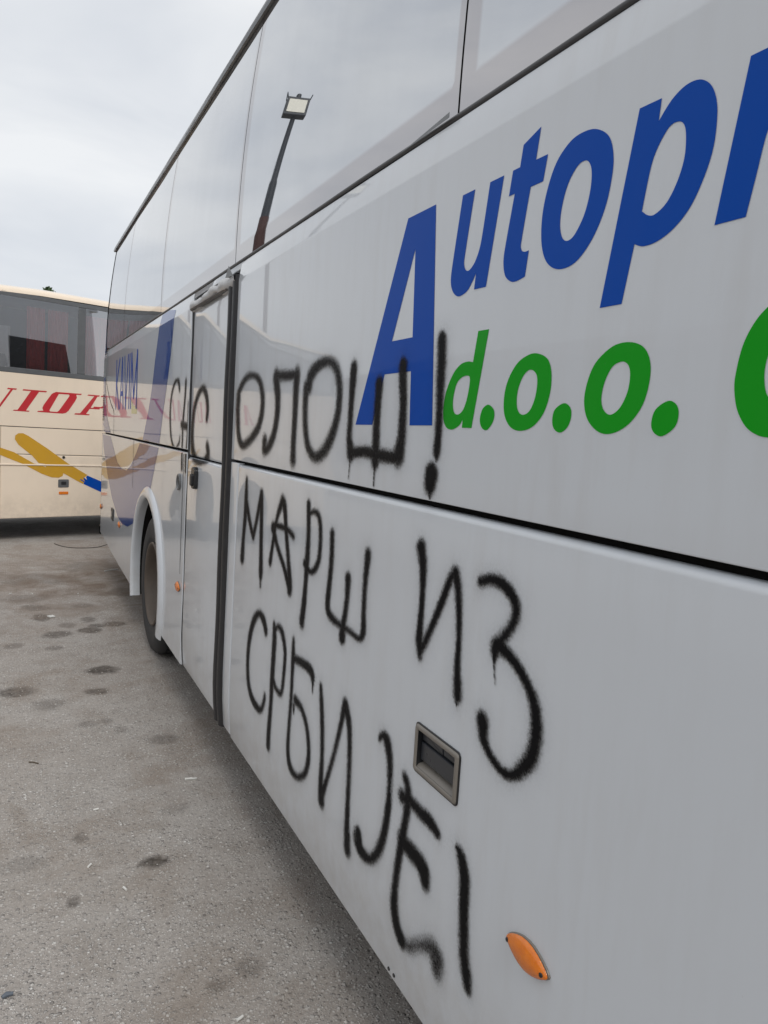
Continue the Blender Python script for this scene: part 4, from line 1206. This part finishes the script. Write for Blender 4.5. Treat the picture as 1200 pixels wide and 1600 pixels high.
# ------------------------------------------------------------------ floodlight mast behind the cream coach (seen mirrored in the coach windows)
fl_ = bpy.data.objects.new('floodlight_mast', None)
COL.objects.link(fl_)
fl_.location = (-3.45, 15.3, 0)
tag(fl_, 'tall dark floodlight mast mirrored in the white coach windows', 'floodlight')
MB().tube([(0, 0, 0), (0, 0, 3.2), (0, 0, 6.1)], [0.135, 0.13, 0.12], 14).build('lower_pole', 'pole_rust', fl_, True)
MB().tube([(0, 0, 6.0), (0, 0, 6.9), (0, 0, 7.0), (0, 0, 8.5)], [0.11, 0.105, 0.085, 0.065], 14).build('upper_pole', 'pole_dark', fl_, True)
hd = bpy.data.objects.new('m', None)
bpy.data.objects.remove(hd)
def head_place(a, b, d):
    # lamp head faces the yard and looks down a little
    v = Vector((a * 1.2, d * 1.2, b * 1.2))
    v.rotate(Matrix.Rotation(math.radians(-14), 3, 'X'))
    v.rotate(Matrix.Rotation(math.radians(6), 3, 'Z'))
    return v + Vector((0.05, -0.10, 8.72))
hd = link('lamp_head', slab(rounded_rect(-0.27, 0.27, -0.20, 0.20, 0.02), 0.14, head_place, 0.01, 2), 'pole_dark', fl_)
link('lamp_glass', slab(rounded_rect(-0.215, 0.215, -0.145, 0.145, 0.015), 0.01, lambda a, b, d: head_place(a, b, d - 0.006), 0.002, 1), 'lamp_glass', hd)
br = MB()
for sgn in (-1, 1):
    p = [head_place(sgn * 0.27, 0.19, 0.02), head_place(sgn * 0.31, 0.36, 0.10), head_place(sgn * 0.27, 0.19, 0.14)]
    br.tube(p, 0.016, 6)
br.tube([head_place(-0.28, 0.24, 0.08), head_place(0.28, 0.24, 0.08)], 0.018, 6)
br.tube([head_place(0, 0.22, 0.08), head_place(0, 0.30, 0.08)], 0.07, 10)
br.build('bracket', 'pole_dark', fl_)


# ------------------------------------------------------------------ unseen building added at left: blocks low sky light, mirrored in coach side
dep = bpy.data.objects.new('light_block_building', None)
COL.objects.link(dep)
dep.location = (-15.0, 16.0, 0)
tag(dep, 'long low grey building added out of view to block low light, mirrored faintly in the white coach', 'building')
plain('render_wall', (0.34, 0.32, 0.30), 0.85, var=0.15, scale=2)
plain('roof_sheet', (0.20, 0.15, 0.14), 0.6, var=0.2, scale=2)
plain('shed_glass', (0.05, 0.06, 0.07), 0.1)
MB().box(-8, 0, -26, 22, 0, 4.6).build('wall', 'render_wall', dep)
MB().add([(0.5, -26.5, 4.5), (0.5, 22.5, 4.5), (-4, 22.5, 5.9), (-4, -26.5, 5.9), (-8.5, 22.5, 4.5), (-8.5, -26.5, 4.5)], [(0, 1, 2, 3), (3, 2, 4, 5), (0, 3, 5), (1, 4, 2)]).build('roof', 'roof_sheet', dep)
for k in range(11):
    y = -23 + k * 4.2
    if k % 4 == 2:
        MB().box(0.0, 0.06, y, y + 2.8, 0.01, 3.4).build('shutter_door', 'roof_sheet', dep)
    else:
        wf = MB().box(0.0, 0.05, y, y + 2.2, 1.6, 3.1).build('window', 'grey_trim', dep)
        MB().box(0.051, 0.06, y + 0.08, y + 2.12, 1.68, 3.02).build('pane', 'shed_glass', wf)

# ------------------------------------------------------------------ tree whose tip shows over the cream coach roof
tr_ = bpy.data.objects.new('tree', None)
COL.objects.link(tr_)
tr_.location = (-0.03, 24.7, 0)
tag(tr_, 'green tree top peeping over the cream coach roof', 'tree')
tk = MB()
tk.tube([(0, 0, 0), (0.03, 0.02, 1.5), (-0.02, 0.05, 3.0), (0.01, 0, 4.6)], [0.14, 0.11, 0.07, 0.03], 10)
for k in range(9):
    a = k * 2.4
    z = 1.6 + 0.28 * k
    tk.tube([(0, 0, z), (0.5 * math.cos(a), 0.5 * math.sin(a), z + 0.5), (0.95 * math.cos(a) * (1 - k / 12), 0.95 * math.sin(a) * (1 - k / 12), z + 0.85)], [0.045, 0.03, 0.012], 6)
tk.build('trunk', 'trunk_bark', tr_, True)
v_, f_ = [], []
for k in range(2600):
    u = rng.random() ** 0.8
    z = 1.9 + 3.53 * u
    rad = 1.35 * (1 - u) ** 0.5 * (0.55 + 0.45 * math.sin(z * 5 + 2 * math.cos(k % 7)))
    a = rng.random() * 6.283
    r_ = abs(rad) * math.sqrt(rng.random())
    c_ = Vector((r_ * math.cos(a), r_ * math.sin(a), z))
    d1 = Vector(rng.normal(size=3)).normalized() * 0.075
    d2 = d1.orthogonal().normalized() * 0.04
    n0 = len(v_)
    v_ += [c_ - d1, c_ + d2, c_ + d1, c_ - d2]
    f_.append((n0, n0 + 1, n0 + 2, n0 + 3))
link('crown', mesh(v_, f_), 'leaf', tr_)

# ------------------------------------------------------------------ litter and loose stones
cab = MB()
cp = spline([(-0.387, 10.887), (-0.303, 10.665), (-0.171, 10.524), (0.025, 10.511), (0.151, 10.583), (0.296, 10.794), (0.7, 11.1)], False, 6)
cab.tube([(a, b, 0.005) for a, b in cp], 0.0045, 6)
tag(cab.build('cable', 'cable_black', None, True), 'thin black cable lying in a curve on the asphalt behind the white coach', 'cable')
tag(MB().tube([(0.041, 8.864, 0.007), (0.12, 8.91, 0.008), (0.197, 8.961, 0.007)], 0.006, 6).build('drinking_straw', 'litter_white', None, True), 'white straw lying on the asphalt beside the white coach', 'straw')
tag(MB().tube([(-0.813, 3.938, 0.004), (-0.795, 3.93, 0.005), (-0.771, 3.908, 0.004)], 0.0032, 5).build('twig', 'twig_brown'), 'small dark twig lying on the stony asphalt', 'twig')
def scrap(x, y, l, wd, rot, name, label, cat, mat='litter_white', group=None):
    c_, s_ = math.cos(rot), math.sin(rot)
    P = []
    for i in range(5):
        row = []
        for j in range(4):
            a, b = (i / 4 - .5) * l, (j / 3 - .5) * wd
            row.append((a * c_ - b * s_, a * s_ + b * c_, 0.004 + 0.004 * abs(math.sin(i * 1.9 + j * 1.3))))
        P.append(row)
    m_ = MB().grid(P)
    top = list(m_.v)
    m_.grid([[(p[0], p[1], 0.001) for p in r_] for r_ in P], flip=True)
    o = m_.build(name, mat, None, loc=(x, y, 0))
    tag(o, label, cat, group)
scrap(-0.107, 3.508, 0.055, 0.016, -0.25, 'paper_scrap', 'torn white paper strip on the asphalt by the coach skirt', 'paper')
scrap(-0.59, 6.885, 0.05, 0.06, 0.4, 'paper_scrap', 'white paper scrap beside a dark oil stain on the asphalt', 'paper')
for x, y, r_ in ((-0.555, 3.349, 0.2), (-0.909, 7.852, .5), (-0.314, 7.748, 1.2), (-0.721, 7.819, 2.1), (-0.618, 2.911, .9), (-0.513, 2.715, 1.9), (-0.288, 1.959, .4)):
    m_ = MB().tube([(-0.011, 0, 0.0045), (0.004, 0, 0.0045), (0.011, 0.001, 0.0045)], 0.0042, 8)
    o = m_.build('cigarette_butt', 'litter_white', None, True, loc=(x, y, 0))
    o.rotation_euler.z = r_
    tag(o, 'tiny white cigarette butt on the bare asphalt', 'cigarette butt', 'cigarette butts on the asphalt')
cz_ = MB().tube([(0, 0, 0.005), (0.012, 0.006, 0.007), (0.03, 0.004, 0.006)], [0.005, 0.008, 0.005], 6)
tag(cz_.build('stone_chip', 'chip_blue', None, False, loc=(-0.912, 2.295, 0)), 'blue-grey stone chip on the asphalt', 'stone')
hg = MB().tube([(0.30, 4.62, 0.34), (0.29, 4.60, 0.20), (0.26, 4.63, 0.13), (0.24, 4.70, 0.12)], 0.012, 8)
hg.build('hanging_hose', 'rubber', wbus, True)
v_, f_ = [], []
octa = [(1, 0, 0), (-1, 0, 0), (0, 1, 0), (0, -1, 0), (0, 0, 1)]
of = [(0, 2, 4), (2, 1, 4), (1, 3, 4), (3, 0, 4)]
for k in range(5200):
    y = 1.5 + 6.0 * rng.random() ** 1.7
    x = -1.3 + 1.75 * rng.random()
    s_ = 0.0016 + 0.0042 * rng.random() ** 2.2
    a = rng.random() * 6.28
    n0 = len(v_)
    for p in octa:
        j = 0.7 + 0.6 * rng.random(3)
        px_, py_ = p[0] * s_ * j[0], p[1] * s_ * j[1]
        v_.append((x + px_ * math.cos(a) - py_ * math.sin(a), y + px_ * math.sin(a) + py_ * math.cos(a), p[2] * s_ * 0.8 * j[2] + 0.0002))
    f_ += [tuple(n0 + i for i in t_) for t_ in of]
o = link('loose_gravel', mesh(v_, f_), 'pebble')
tag(o, 'loose pale grit scattered over the asphalt', 'gravel', kind='stuff')
